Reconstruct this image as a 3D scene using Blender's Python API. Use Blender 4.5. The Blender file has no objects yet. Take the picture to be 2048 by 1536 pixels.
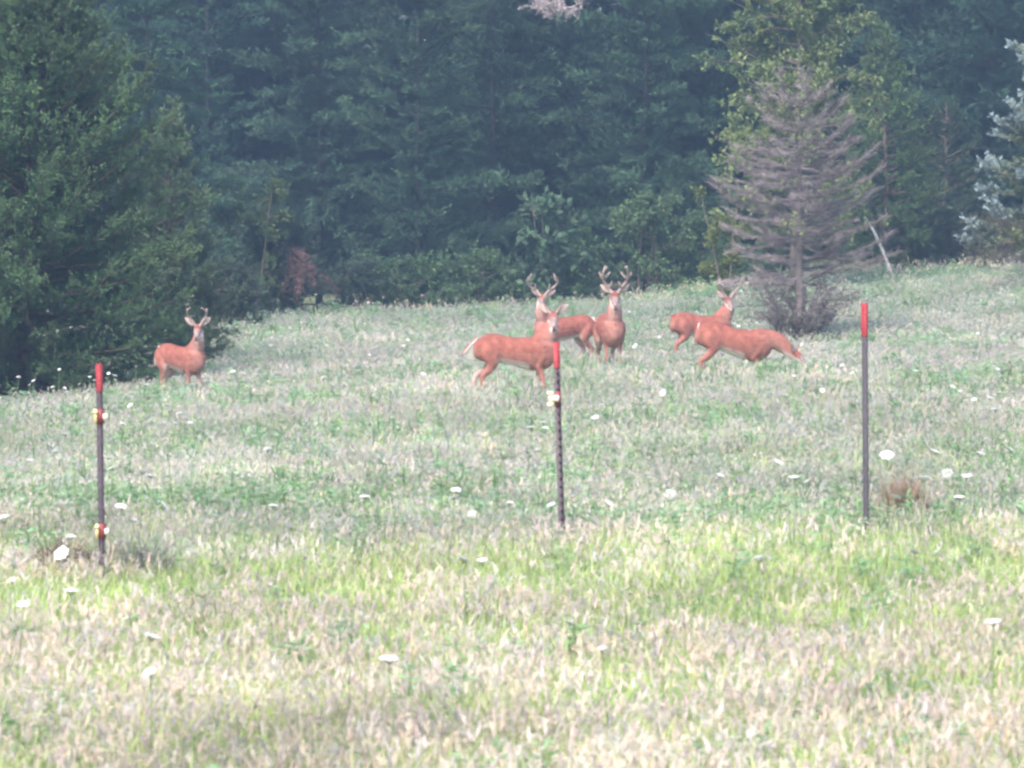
import bpy, math, random
import numpy as np
from mathutils import Vector, Matrix
from mathutils.kdtree import KDTree

random.seed(7)
RNG = np.random.default_rng(11)
scene = bpy.context.scene
COL = scene.collection

# ------------------------------------------------------------------ camera, sky, sun, exposure
CAM_H = 2.0
FPX = 8000.0                       # focal length in pixels of a 2048 px wide picture
cam_d = bpy.data.cameras.new('camera')
cam = bpy.data.objects.new('camera', cam_d)
COL.objects.link(cam)
cam.location = (0, 0, CAM_H)
cam.rotation_euler = (math.radians(90) - math.atan(263.0 / FPX), 0, 0)
cam_d.sensor_width = 36.0
cam_d.lens = 36.0 * FPX / 2048.0
cam_d.clip_start = 0.5
cam_d.clip_end = 2000
cam_d.dof.use_dof = True
cam_d.dof.focus_distance = 58
cam_d.dof.aperture_fstop = 9.0
scene.camera = cam

SUN_EL, SUN_AZ = math.radians(50), math.radians(208)   # azimuth clockwise from +Y: behind the camera, a little left
world = bpy.data.worlds.new('World')
scene.world = world
world.use_nodes = True
wn = world.node_tree
wn.nodes.clear()
sky = wn.nodes.new('ShaderNodeTexSky')
sky.sky_type = 'NISHITA'
sky.sun_disc = False
sky.sun_elevation = SUN_EL
sky.sun_rotation = SUN_AZ
sky.dust_density = 3.0
sky.ozone_density = 1.0
bg = wn.nodes.new('ShaderNodeBackground')
bg.inputs['Strength'].default_value = 0.12
wo = wn.nodes.new('ShaderNodeOutputWorld')
wn.links.new(sky.outputs[0], bg.inputs[0])
wn.links.new(bg.outputs[0], wo.inputs[0])

sd = bpy.data.lights.new('sun', 'SUN')
sd.energy = 1.5
sd.angle = math.radians(25)
sd.color = (1.0, 0.93, 0.86)
sun = bpy.data.objects.new('sun', sd)
COL.objects.link(sun)
to_sun = Vector((math.sin(SUN_AZ) * math.cos(SUN_EL), math.cos(SUN_AZ) * math.cos(SUN_EL), math.sin(SUN_EL)))
sun.rotation_euler = (-to_sun).to_track_quat('-Z', 'Y').to_euler()
sun.location = to_sun * 60 + Vector((0, 60, 0))

vs = scene.view_settings
vs.view_transform = 'Standard'
vs.look = 'None'
vs.exposure = 1.6
vs.gamma = 1.0
vs.use_curve_mapping = False
scene.cycles.filter_width = 2.7
scene.cycles.max_bounces = 4
scene.cycles.diffuse_bounces = 2
scene.cycles.adaptive_threshold = 0.02
scene.cycles.transmission_bounces = 3
scene.cycles.volume_bounces = 0
scene.cycles.use_denoising = True
scene.cycles.denoiser = 'OPENIMAGEDENOISE'
scene.cycles.denoising_input_passes = 'RGB'

HAZE_DENSITY = 0.00098

# ------------------------------------------------------------------ helpers
def softplus(x, k=1.0):
    return np.log1p(np.exp(np.clip(x / k, -40, 40))) * k

def sstep(a, b, x):
    t = np.clip((x - a) / (b - a), 0, 1)
    return t * t * (3 - 2 * t)

def vnoise(x, y, s, seed):
    """smooth value noise in 0..1 at lattice size s"""
    g = np.random.default_rng(seed).random((256, 256))
    u, v = np.asarray(x) / s + 1000.37, np.asarray(y) / s + 1000.71
    iu, iv = np.floor(u).astype(int), np.floor(v).astype(int)
    fu, fv = u - iu, v - iv
    fu, fv = fu * fu * (3 - 2 * fu), fv * fv * (3 - 2 * fv)
    a = g[iu % 256, iv % 256]; b = g[(iu + 1) % 256, iv % 256]
    c = g[iu % 256, (iv + 1) % 256]; d = g[(iu + 1) % 256, (iv + 1) % 256]
    return (a * (1 - fu) + b * fu) * (1 - fv) + (c * (1 - fu) + d * fu) * fv

def fbm(x, y, s, seed):
    return (vnoise(x, y, s, seed) * 0.55 + vnoise(x, y, s * 0.47, seed + 1) * 0.28 + vnoise(x, y, s * 0.21, seed + 2) * 0.17)

def gz(x, y):
    """height of the meadow"""
    x = np.asarray(x, float); y = np.asarray(y, float)
    dip = -0.085 * softplus(-x - 0.6, 0.8) * sstep(28, 62, y)
    dip = np.maximum(dip, -1.3) * (1 - sstep(72, 99, y))
    xr = np.clip(x, -60, 40)
    rise = (0.50 + 0.115 * softplus(xr - 0.3, 1.2)) * sstep(68, 118, y)
    back = 0.05 * np.clip(y - 120, 0, 90)
    und = (fbm(x, y, 9.0, 5) - 0.5) * 0.16 * sstep(5, 20, y)
    return dip + rise + back + und

def px2ground(px, py, up=0.0):
    """where the line of sight through picture point (px, py) reaches the height `up` over the meadow"""
    p = 100.0
    for _ in range(25):
        X, Y = (px - 1024) / p, FPX / p
        h = CAM_H - float(gz(X, Y)) - up
        p = p * 0.5 + 0.5 * np.clip((py - 505.0) / max(h, 0.05), 40, 900)
    return (px - 1024) / p, FPX / p

def mesh_np(name, V, F, col=None, smooth=False):
    """V (n,3), F list of index arrays (each (m,k)); col (n,3) point colour"""
    me = bpy.data.meshes.new(name)
    V = np.asarray(V, np.float32)
    if isinstance(F, np.ndarray):
        F = [F]
    F = [np.asarray(f, np.int32) for f in F if len(f)]
    nl = sum(f.size for f in F); nf = sum(len(f) for f in F)
    me.vertices.add(len(V)); me.loops.add(nl); me.polygons.add(nf)
    me.vertices.foreach_set('co', V.ravel())
    me.loops.foreach_set('vertex_index', np.concatenate([f.ravel() for f in F]))
    tot = np.concatenate([np.full(len(f), f.shape[1], np.int32) for f in F])
    st = np.concatenate([[0], np.cumsum(tot)[:-1]]).astype(np.int32)
    me.polygons.foreach_set('loop_start', st)
    me.polygons.foreach_set('loop_total', tot)
    if smooth:
        me.polygons.foreach_set('use_smooth', np.ones(nf, bool))
    if col is not None:
        a = me.attributes.new('col', 'FLOAT_COLOR', 'POINT')
        c = np.ones((len(V), 4), np.float32); c[:, :3] = col
        a.data.foreach_set('color', c.ravel())
    me.update()
    me.validate()
    return me

class MB:
    """collects pieces of one mesh"""
    def __init__(s):
        s.V, s.F, s.C, s.n = [], {}, [], 0
    def add(s, V, F, col=(1, 1, 1)):
        V = np.asarray(V, float)
        if not isinstance(F, (list, tuple)):
            F = [F]
        for f in F:
            f = np.asarray(f, int)
            if f.size:
                s.F.setdefault(f.shape[1], []).append(f + s.n)
        c = np.asarray(col, float)
        s.C.append(np.broadcast_to(c, (len(V), 3)).copy() if c.ndim == 1 else c)
        s.V.append(V); s.n += len(V)
        return s
    def mesh(s, name, smooth=False):
        return mesh_np(name, np.concatenate(s.V), [np.concatenate(f) for f in s.F.values()], np.concatenate(s.C), smooth)

def obj(name, me, mat=None, parent=None, loc=None, **props):
    o = bpy.data.objects.new(name, me)
    COL.objects.link(o)
    if mat is not None and me is not None and not me.materials:
        me.materials.append(mat)
    if parent is not None:
        o.parent = parent
    if loc is not None:
        o.location = loc
    for k, v in props.items():
        if v is not None:
            o[k] = v
    return o

def thing(name, label, cat, loc=(0, 0, 0), rz=0.0, group=None):
    o = bpy.data.objects.new(name, None)
    COL.objects.link(o)
    o.empty_display_size = 0.2
    o.location = loc; o.rotation_euler = (0, 0, rz)
    o['label'] = label; o['category'] = cat
    if group:
        o['group'] = group
    return o

def dup(root, loc, rz, scale, label, group=None, color=None):
    r = root.copy(); COL.objects.link(r)
    r.location = loc; r.rotation_euler = (0, 0, rz); r.scale = scale
    r['label'] = label
    if group:
        r['group'] = group
    elif 'group' in r:
        del r['group']
    for ch in list(root.children):
        c = ch.copy(); COL.objects.link(c); c.parent = r
        if color is not None:
            c.color = color
        for g in list(ch.children):
            d = g.copy(); COL.objects.link(d); d.parent = c
    return r

def unit(v):
    v = np.asarray(v, float)
    return v / np.maximum(np.linalg.norm(v, axis=-1, keepdims=True), 1e-9)

def tube(P, R, n=6, cap=True):
    """round tube through points P with radii R"""
    P = np.asarray(P, float); R = np.broadcast_to(np.asarray(R, float), (len(P),))
    T = unit(np.gradient(P, axis=0))
    ref = np.array([0.31, 0.95, 0.05]) if abs(T[0][1]) < 0.8 else np.array([1.0, 0.1, 0.0])
    A = unit(np.cross(T, ref)); B = np.cross(T, A)
    th = np.arange(n) * 2 * math.pi / n
    V = (P[:, None] + R[:, None, None] * (np.cos(th)[None, :, None] * A[:, None] + np.sin(th)[None, :, None] * B[:, None])).reshape(-1, 3)
    m = len(P)
    i = np.arange(m - 1)[:, None] * n; j = np.arange(n)[None]
    Q = np.stack([i + j, i + (j + 1) % n, i + n + (j + 1) % n, i + n + j], -1).reshape(-1, 4)
    F = [Q]
    if cap:
        V = np.vstack([V, P[0], P[-1]])
        c0, c1 = m * n, m * n + 1
        j = np.arange(n)
        F.append(np.vstack([np.stack([np.full(n, c0), (j + 1) % n, j], -1),
                            np.stack([np.full(n, c1), (m - 1) * n + j, (m - 1) * n + (j + 1) % n], -1)]))
    return V, F

def tubes3(P0, P1, R0, R1):
    """many three-sided twigs at once"""
    P0 = np.asarray(P0, float); P1 = np.asarray(P1, float); n = len(P0)
    D = unit(P1 - P0)
    A = unit(np.cross(D, np.tile([0.13, 0.21, 0.97], (n, 1)) + 1e-3)); B = np.cross(D, A)
    V = np.zeros((n, 6, 3))
    for k in range(3):
        a = 2 * math.pi * k / 3
        o = math.cos(a) * A + math.sin(a) * B
        V[:, k] = P0 + o * np.broadcast_to(R0, (n,))[:, None]
        V[:, 3 + k] = P1 + o * np.broadcast_to(R1, (n,))[:, None]
    b = np.arange(n)[:, None] * 6
    Q = np.concatenate([b + np.array([k, (k + 1) % 3, 3 + (k + 1) % 3, 3 + k]) for k in range(3)])
    return V.reshape(-1, 3), [Q]

def leaves(P, D, L, W, rng, fold=0.0):
    """rhombic leaf faces at P pointing along D"""
    n = len(P)
    D = unit(D)
    S = unit(np.cross(D, rng.normal(size=(n, 3))))
    L = np.broadcast_to(L, (n,))[:, None]; W = np.broadcast_to(W, (n,))[:, None]
    V = np.stack([P, P + D * L * 0.45 + S * W * 0.5, P + D * L, P + D * L * 0.45 - S * W * 0.5], 1)
    Q = np.arange(n)[:, None] * 4 + np.arange(4)[None]
    return V.reshape(-1, 3), Q

def box(c, s, rot=None):
    c = np.asarray(c, float); s = np.asarray(s, float) / 2
    V = np.array([[x, y, z] for x in (-1, 1) for y in (-1, 1) for z in (-1, 1)], float) * s
    if rot is not None:
        V = V @ np.asarray(rot).T
    F = np.array([[0, 1, 3, 2], [4, 6, 7, 5], [0, 4, 5, 1], [2, 3, 7, 6], [0, 2, 6, 4], [1, 5, 7, 3]])
    return V + c, F

# ------------------------------------------------------------------ materials
def new_mat(name):
    m = bpy.data.materials.new(name)
    m.use_nodes = True
    nt = m.node_tree
    nt.nodes.clear()
    out = nt.nodes.new('ShaderNodeOutputMaterial')
    return m, nt, out

def N(nt, t, **kw):
    n = nt.nodes.new(t)
    for k, v in kw.items():
        setattr(n, k, v)
    return n

def mulcol(nt, a, b):
    m = N(nt, 'ShaderNodeMix', data_type='RGBA', blend_type='MULTIPLY')
    m.inputs[0].default_value = 1.0
    nt.links.new(a, m.inputs[6]); nt.links.new(b, m.inputs[7])
    return m.outputs[2]

def leaf_mat(name, transl=0.3, instancer=False, noise_scale=0.9, lo=0.72, hi=1.28, objcol=False, rough=0.75):
    m, nt, out = new_mat(name)
    at = N(nt, 'ShaderNodeAttribute', attribute_name='col')
    c = at.outputs['Color']
    if instancer:
        t = N(nt, 'ShaderNodeAttribute', attribute_name='tint', attribute_type='INSTANCER')
        c = mulcol(nt, c, t.outputs['Color'])
    if objcol:
        oi = N(nt, 'ShaderNodeObjectInfo')
        c = mulcol(nt, c, oi.outputs['Color'])
    geo = N(nt, 'ShaderNodeNewGeometry')
    nz = N(nt, 'ShaderNodeTexNoise')
    nz.inputs['Scale'].default_value = noise_scale
    nz.inputs['Detail'].default_value = 3
    nt.links.new(geo.outputs['Position'], nz.inputs['Vector'])
    mr = N(nt, 'ShaderNodeMapRange')
    mr.inputs[1].default_value = 0.3; mr.inputs[2].default_value = 0.7
    mr.inputs[3].default_value = lo; mr.inputs[4].default_value = hi
    nt.links.new(nz.outputs['Fac'], mr.inputs[0])
    c = mulcol(nt, c, mr.outputs[0])
    b = N(nt, 'ShaderNodeBsdfPrincipled')
    b.inputs['Roughness'].default_value = rough
    b.inputs['Specular IOR Level'].default_value = 0.25
    nt.links.new(c, b.inputs['Base Color'])
    tr = N(nt, 'ShaderNodeBsdfTranslucent')
    nt.links.new(c, tr.inputs['Color'])
    mx = N(nt, 'ShaderNodeMixShader')
    mx.inputs[0].default_value = transl
    nt.links.new(b.outputs[0], mx.inputs[1]); nt.links.new(tr.outputs[0], mx.inputs[2])
    nt.links.new(mx.outputs[0], out.inputs['Surface'])
    return m

def solid_mat(name, rough=0.8, spec=0.3, noise_scale=20.0, lo=0.8, hi=1.2, base=None, bump=0.0, coords='Object'):
    """point colour 'col' (or a base colour) with grain"""
    m, nt, out = new_mat(name)
    if base is None:
        c = N(nt, 'ShaderNodeAttribute', attribute_name='col').outputs['Color']
    else:
        r = N(nt, 'ShaderNodeRGB'); r.outputs[0].default_value = (*base, 1); c = r.outputs[0]
    tc = N(nt, 'ShaderNodeTexCoord')
    nz = N(nt, 'ShaderNodeTexNoise')
    nz.inputs['Scale'].default_value = noise_scale
    nz.inputs['Detail'].default_value = 5
    nt.links.new(tc.outputs[coords], nz.inputs['Vector'])
    mr = N(nt, 'ShaderNodeMapRange')
    mr.inputs[1].default_value = 0.3; mr.inputs[2].default_value = 0.7
    mr.inputs[3].default_value = lo; mr.inputs[4].default_value = hi
    nt.links.new(nz.outputs['Fac'], mr.inputs[0])
    c = mulcol(nt, c, mr.outputs[0])
    b = N(nt, 'ShaderNodeBsdfPrincipled')
    b.inputs['Roughness'].default_value = rough
    b.inputs['Specular IOR Level'].default_value = spec
    nt.links.new(c, b.inputs['Base Color'])
    if bump:
        bp = N(nt, 'ShaderNodeBump')
        bp.inputs['Strength'].default_value = bump
        bp.inputs['Distance'].default_value = 0.01
        nt.links.new(nz.outputs['Fac'], bp.inputs['Height'])
        nt.links.new(bp.outputs[0], b.inputs['Normal'])
    nt.links.new(b.outputs[0], out.inputs['Surface'])
    return m

M_GRASS = leaf_mat('grass_blades', 0.5, instancer=True, noise_scale=0.55, lo=0.8, hi=1.2)
M_FOL = leaf_mat('foliage', 0.22, objcol=True, noise_scale=0.75, lo=0.5, hi=1.5)
M_LEAF = leaf_mat('broad_leaves', 0.3, objcol=True, noise_scale=1.6, lo=0.7, hi=1.3)
M_PETAL = leaf_mat('petals', 0.25, noise_scale=9.0, lo=0.92, hi=1.06)
M_BARK = solid_mat('bark', 0.9, 0.15, 6.0, 0.7, 1.3, bump=0.4)
M_FUR = solid_mat('fur', 0.95, 0.08, 13.0, 0.78, 1.22, bump=0.5)
M_VELVET = solid_mat('antler_velvet', 0.9, 0.15, 30.0, 0.82, 1.15)
M_WET = solid_mat('wet_dark', 0.3, 0.5, 30.0, 0.9, 1.1)
M_STEEL = solid_mat('painted_steel', 0.55, 0.4, 55.0, 0.72, 1.2, bump=0.15)
M_PLASTIC = solid_mat('plastic', 0.45, 0.45, 30.0, 0.9, 1.06)

# ------------------------------------------------------------------ ground
gm, nt, out = new_mat('meadow_soil')
geo = N(nt, 'ShaderNodeNewGeometry')
nz = N(nt, 'ShaderNodeTexNoise'); nz.inputs['Scale'].default_value = 0.7; nz.inputs['Detail'].default_value = 8
nt.links.new(geo.outputs['Position'], nz.inputs['Vector'])
cr = N(nt, 'ShaderNodeValToRGB')
cr.color_ramp.elements[0].position = 0.35; cr.color_ramp.elements[0].color = (0.24, 0.235, 0.16, 1)
cr.color_ramp.elements[1].position = 0.65; cr.color_ramp.elements[1].color = (0.25, 0.30, 0.18, 1)
nt.links.new(nz.outputs['Fac'], cr.inputs[0])
b = N(nt, 'ShaderNodeBsdfPrincipled'); b.inputs['Roughness'].default_value = 0.95
b.inputs['Specular IOR Level'].default_value = 0.1
nt.links.new(cr.outputs[0], b.inputs['Base Color'])
nt.links.new(b.outputs[0], out.inputs['Surface'])
gx = np.concatenate([np.linspace(-220, -40, 19), np.linspace(-36, 36, 145), np.linspace(40, 220, 19)])
gy = np.concatenate([np.linspace(-90, 6, 13), np.linspace(8, 150, 285), np.linspace(156, 420, 34)])
GX, GY = np.meshgrid(gx, gy)
V = np.stack([GX, GY, gz(GX, GY)], -1).reshape(-1, 3)
nx = len(gx)
ii, jj = np.meshgrid(np.arange(nx - 1), np.arange(len(gy) - 1))
q = (jj * nx + ii).ravel()
Q = np.stack([q, q + 1, q + nx + 1, q + nx], -1)
obj('ground', mesh_np('ground', V, Q, smooth=True), gm, kind='structure', label='gently rising meadow ground under the grass')

# ------------------------------------------------------------------ trees
def finish_tree(root, wood, fol, fol_mat, wood_name='trunk', fol_name='crown', color=(1, 1, 1, 1)):
    if wood is not None:
        obj(wood_name, wood, M_BARK, root)
    if fol is not None:
        f = obj(fol_name, fol, fol_mat, root)
        f.color = color

def branch_path(base, az, el, L, curve, n=6, rng=RNG, wob=0.05):
    """a limb of length L leaving at elevation el, bending by `curve` radians along its length"""
    P = [np.array(base, float)]
    a = az
    for k in range(n - 1):
        e = el + curve * (k + 0.5) / (n - 1)
        a += rng.normal() * wob
        P.append(P[-1] + L / (n - 1) * np.array([math.cos(a) * math.cos(e), math.sin(a) * math.cos(e), math.sin(e)]))
    return np.array(P)

def lerp_path(P, t):
    f = np.clip(t, 0, 0.9999) * (len(P) - 1)
    i = f.astype(int); w = (f - i)[:, None]
    return P[i] * (1 - w) + P[i + 1] * w, unit(P[i + 1] - P[i])

def conifer(seed, H, prof, z0=0.3, whorl=0.32, nb=6, el=0.2, curve=-0.25, tw_per_m=9, needles=9, nl=(0.11, 0.19), nw=0.022,
            cols=((0.05, 0.085, 0.05), (0.075, 0.115, 0.06)), trunk_r=0.16, flat=0.45, bark=(0.16, 0.13, 0.11), inner=0.28, tipcol=None,
            tw_len=0.4, up_bias=0.25, ragged=0.25, el_low=None):
    """a needle tree: whorls of limbs, twigs in flattish sprays on each limb, needle bundles on each twig"""
    rng = np.random.default_rng(seed)
    wood, fol = MB(), MB()
    n = 12
    zz = np.linspace(-0.3, H, n)
    TP = np.stack([np.cumsum(rng.normal(0, 0.02, n)), np.cumsum(rng.normal(0, 0.02, n)), zz], -1)
    wood.add(*tube(TP, trunk_r * (1 - 0.93 * np.clip(zz, 0, H) / H), 8), bark)
    z = z0
    c0, c1 = np.array(cols[0]), np.array(cols[1])
    while z < H * 0.985:
        base_az = rng.random() * 6.28
        k = max(3, int(round(nb * (0.55 + 0.45 * (1 - z / H)) + rng.normal() * 0.8)))
        for b_ in range(k):
            L = prof(z) * rng.uniform(0.87 - ragged, 0.9 + ragged)
            az = base_az + b_ * 6.283 / k + rng.normal() * 0.25
            lump = 0.5
            if ragged > 0.4:
                lump = float(vnoise(math.cos(az) * 1.3 + seed, z * 0.62 + math.sin(az) * 1.3, 1.0, seed))
                L *= 0.35 + 1.2 * lump
                if lump < 0.17:
                    continue
            if L < 0.08:
                continue
            tx = np.array([np.interp(z, zz, TP[:, 0]), np.interp(z, zz, TP[:, 1]), z + rng.normal() * 0.07])
            e0 = el if el_low is None else el_low + (el - el_low) * min(1.0, z / H / 0.45)
            P = branch_path(tx, az, e0 + rng.normal() * 0.12 + 0.5 * (z / H) ** 2, L, curve + rng.normal() * 0.12, 6, rng)
            wood.add(*tube(P, np.linspace(0.012 + 0.012 * L, 0.004, 6), 4, False), bark)
            nt_ = max(3, int(L * tw_per_m))
            t = inner + (1 - inner) * rng.random(nt_) ** 0.9
            Q0, T = lerp_path(P, t)
            side = unit(np.cross(T, [0, 0, 1])) * np.where(rng.random(nt_) < 0.5, -1, 1)[:, None]
            D = unit(T * rng.uniform(0.5, 1.1, (nt_, 1)) + side * rng.uniform(0.3, 1.0, (nt_, 1)) + np.array([0, 0, 1]) * rng.normal(up_bias, flat, (nt_, 1)))
            tl = tw_len * rng.uniform(0.5, 1.2, nt_) * (0.45 + 0.6 * min(1.0, L / 1.5))
            Q1 = Q0 + D * tl[:, None]
            wood.add(*tubes3(Q0, Q1, 0.005, 0.002), bark)
            s = rng.uniform(0.1, 1.0, (nt_, needles))
            NP = (Q0[:, None] + D[:, None] * (tl[:, None] * s)[..., None]).reshape(-1, 3) + rng.normal(0, 0.018, (nt_ * needles, 3))
            ND = np.repeat(D, needles, 0) * 0.75 + rng.normal(size=(nt_ * needles, 3)) * 0.55 + np.array([0, 0, up_bias * 0.6])
            V_, F_ = leaves(NP, ND, rng.uniform(nl[0], nl[1], len(NP)), nw * rng.uniform(0.7, 1.4, len(NP)), rng)
            w = np.clip(rng.normal(lump if ragged > 0.4 else rng.random(), 0.2, nt_), 0, 1)
            cc = c0 * (1 - w[:, None]) + c1 * w[:, None]
            cc = np.repeat(cc, needles, 0) * rng.uniform(0.8, 1.2, (nt_ * needles, 1))
            if tipcol is not None:
                tw = np.repeat(np.clip((t - 0.55) / 0.4, 0, 1), needles) * s.reshape(-1) ** 0.5
                tw = (tw * rng.uniform(0.5, 1.0, len(tw)))[:, None]
                cc = cc * (1 - tw) + np.array(tipcol) * tw
            fol.add(V_, F_, np.repeat(cc, 4, 0))
        z += whorl * rng.uniform(0.7, 1.3) * (1.0 if z < H * 0.7 else 0.7)
    return wood.mesh('trunk'), fol.mesh('crown')

def broadleaf(seed, H, R, zc, n_br=26, leaf=0.075, n_leaf=160, cols=((0.07, 0.12, 0.04), (0.12, 0.16, 0.05)), trunk_r=0.07, squash=1.0, bark=(0.17, 0.14, 0.12), stems=1, low=0.12):
    """a leafy bush or sapling: stems, forking limbs, leaf clumps"""
    rng = np.random.default_rng(seed)
    wood, fol = MB(), MB()
    c0, c1 = np.array(cols[0]), np.array(cols[1])
    for s in range(stems):
        lean = rng.normal(0, 0.16 if stems > 1 else 0.04, 2)
        off = rng.normal(0, 0.12 * R if stems > 1 else 0.0, 2)
        zz = np.linspace(-0.25, H * 0.93, 7)
        TP = np.stack([off[0] + lean[0] * zz, off[1] + lean[1] * zz, zz], -1) + rng.normal(0, 0.015, (7, 3))
        wood.add(*tube(TP, trunk_r / math.sqrt(stems) * np.linspace(1, 0.12, 7), 6), bark)
        for k in range(max(3, n_br // stems)):
            t = rng.uniform(low, 1.0)
            p0, _ = lerp_path(TP, np.array([t])); p0 = p0[0]
            env = math.sin(math.pi * min(0.97, 0.12 + 0.85 * t ** 0.85)) ** 0.7
            L = R * env * rng.uniform(0.55, 1.15)
            P = branch_path(p0, rng.random() * 6.283, rng.uniform(0.05, 0.75), L, rng.normal(-0.1, 0.3), 5, rng, 0.15)
            wood.add(*tube(P, np.linspace(0.006 + 0.009 * L, 0.003, 5), 4, False), bark)
            nt_ = 9
            tt = rng.uniform(0.25, 1, nt_)
            Q0, T = lerp_path(P, tt)
            D = unit(T * 0.6 + rng.normal(size=(nt_, 3)) * 0.8 + np.array([0, 0, 0.25]))
            tl = rng.uniform(0.12, 0.34, nt_) * max(0.5, min(1.2, R))
            Q1 = Q0 + D * tl[:, None]
            wood.add(*tubes3(Q0, Q1, 0.004, 0.002), bark)
            m = max(4, n_leaf // nt_)
            u = rng.random((nt_, m))
            LP = (Q0[:, None] + D[:, None] * (tl[:, None] * u)[..., None]).reshape(-1, 3) + rng.normal(0, 0.035, (nt_ * m, 3))
            LD = rng.normal(size=(nt_ * m, 3)) + np.repeat(D, m, 0) * 0.7
            LL = leaf * rng.uniform(0.6, 1.3, nt_ * m)
            V_, F_ = leaves(LP, LD, LL, LL * 0.55, rng)
            w = np.clip(rng.normal(0.5, 0.3, nt_), 0, 1)[:, None]
            cc = np.repeat(c0 * (1 - w) + c1 * w, m, 0) * rng.uniform(0.8, 1.2, (nt_ * m, 1))
            fol.add(V_, F_, np.repeat(cc, 4, 0))
    return wood.mesh('trunk'), fol.mesh('crown')

def plant_at(X, Y, dz=0.0):
    return (X, Y, float(gz(X, Y)) + dz)

def cone(H, R, p=0.8, full=0.12):
    def f(z):
        t = z / H
        return R * min(1.0, 0.55 + t / full * 0.45) * max(0.0, 1 - t) ** p
    return f

# -- the big cedar at the left edge and the small one leaning out behind it
def cedar_prof(z):
    return float(np.interp(z, [0, 0.5, 1.5, 3.0, 4.4, 5.6, 6.8, 7.8], [2.5, 2.75, 3.05, 3.0, 2.35, 1.6, 0.9, 0.15]))
root = thing('cedar_tree', 'big dense green cedar filling the left edge behind the lone deer', 'tree', plant_at(-8.45, 70.5))
w, f = conifer(101, 7.9, cedar_prof, z0=0.1, whorl=0.16, nb=11, el=0.35, el_low=-0.08, curve=0.2, tw_per_m=13, needles=24, bark=(0.09, 0.075, 0.06), nl=(0.045, 0.085), nw=0.022,
               cols=((0.034, 0.088, 0.04), (0.056, 0.12, 0.05)), tipcol=(0.125, 0.19, 0.088), trunk_r=0.2, flat=0.6, inner=0.2, tw_len=0.40, up_bias=0.45)
finish_tree(root, w, f, M_FOL)
root = thing('cedar_tree', 'smaller grey green cedar leaning out to the right behind the big cedar', 'tree', plant_at(-6.75, 78.5))
w, f = conifer(102, 5.3, cone(5.3, 1.45, 0.75), z0=0.1, whorl=0.18, nb=10, el=0.35, el_low=-0.1, curve=0.15, bark=(0.09, 0.075, 0.06), tw_per_m=12, needles=20, nl=(0.05, 0.09), nw=0.022,
               cols=((0.055, 0.095, 0.055), (0.085, 0.125, 0.07)), tipcol=(0.12, 0.16, 0.09), trunk_r=0.12, flat=0.55, inner=0.35, up_bias=0.4)
finish_tree(root, w, f, M_FOL)

# -- feathery pines of the wood's edge: four builds, copied with their own size and turn
pines = []
specs = [(201, 13.0, cone(13, 3.0, 0.62), 0.24, -0.25), (202, 12.0, cone(12, 2.6, 0.7), 0.12, -0.35),
         (203, 14.0, cone(14, 3.3, 0.6), 0.3, -0.15), (204, 11.0, cone(11, 2.5, 0.7), 0.18, 0.1)]
for sd_, H, pf, el, cv in specs:
    pines.append(conifer(sd_, H, pf, z0=0.35, whorl=0.47, nb=6, el=el, curve=cv, tw_per_m=16, needles=15, nl=(0.14, 0.24), nw=0.032, bark=(0.034, 0.034, 0.032), ragged=0.5,
                         cols=((0.022, 0.056, 0.040), (0.06, 0.115, 0.072)), tipcol=(0.08, 0.135, 0.08), trunk_r=0.11, flat=0.24, inner=0.06, tw_len=0.55, up_bias=0.16))
pine_spots = [  # px at its depth, Y, variant, scale, tint, label
    (300, 96, 1, 0.92, (0.9, 1.0, 1.0), 'tall dark pine rising behind the big cedar'),
    (415, 120, 2, 0.95, (0.8, 0.92, 1.0), 'dark pine left of the deep gap behind the cedars'),
    (640, 113, 0, 1.00, (1.0, 1.0, 1.05), 'feathery pine above the reddish dead branches'),
    (835, 110, 2, 0.86, (1.08, 1.08, 1.05), 'broad feathery pine in the middle with long level sprays'),
    (985, 115, 1, 1.10, (1.05, 1.05, 0.95), 'pine with lighter sprays right of the broad middle pine'),
    (1140, 117, 3, 1.15, (0.92, 1.0, 1.0), 'dark pine under the bleached dead branches at the top'),
    (1290, 113, 0, 0.95, (1.02, 1.06, 1.0), 'grey green pine above the deer that faces the camera'),
    (1410, 117, 2, 0.95, (0.9, 1.0, 0.95), 'pine just left of the dead grey conifer'),
    (1830, 119, 1, 1.15, (0.75, 0.86, 0.9), 'very dark pine right of the dead conifer'),
    (1990, 116, 3, 1.25, (0.75, 0.85, 0.9), 'very dark pine beside the blue spruce at the right'),
]
used = {}
for px, Y, v, s, tint, lab in pine_spots:
    X = (px - 1024) * Y / FPX
    used[v] = True
    root = thing('pine_tree', lab, 'tree', plant_at(X, Y), random.random() * 6.28)
    root.scale = (s, s, s)
    obj('trunk', pines[v][0], M_BARK, root)
    o = obj('crown', pines[v][1], M_FOL, root); o.color = (*tint, 1)
k = 0
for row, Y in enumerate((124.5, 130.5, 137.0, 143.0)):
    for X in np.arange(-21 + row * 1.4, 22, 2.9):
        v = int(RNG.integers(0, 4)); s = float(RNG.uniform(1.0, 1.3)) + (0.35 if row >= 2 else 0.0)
        root = thing('pine_tree', 'pine in the back rows of the wood, crown tinted darker as shade, seen through gaps', 'tree',
                     plant_at(float(X + RNG.normal() * 0.4), float(Y + RNG.normal() * 0.8)), float(RNG.random() * 6.28), 'shade tinted pines in the back rows of the wood')
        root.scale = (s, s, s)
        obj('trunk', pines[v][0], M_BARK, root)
        o = obj('crown', pines[v][1], M_FOL, root); o.color = (0.62, 0.72, 0.8, 1)  # crowns tinted darker to put the wood's inner shade into their colour

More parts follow.
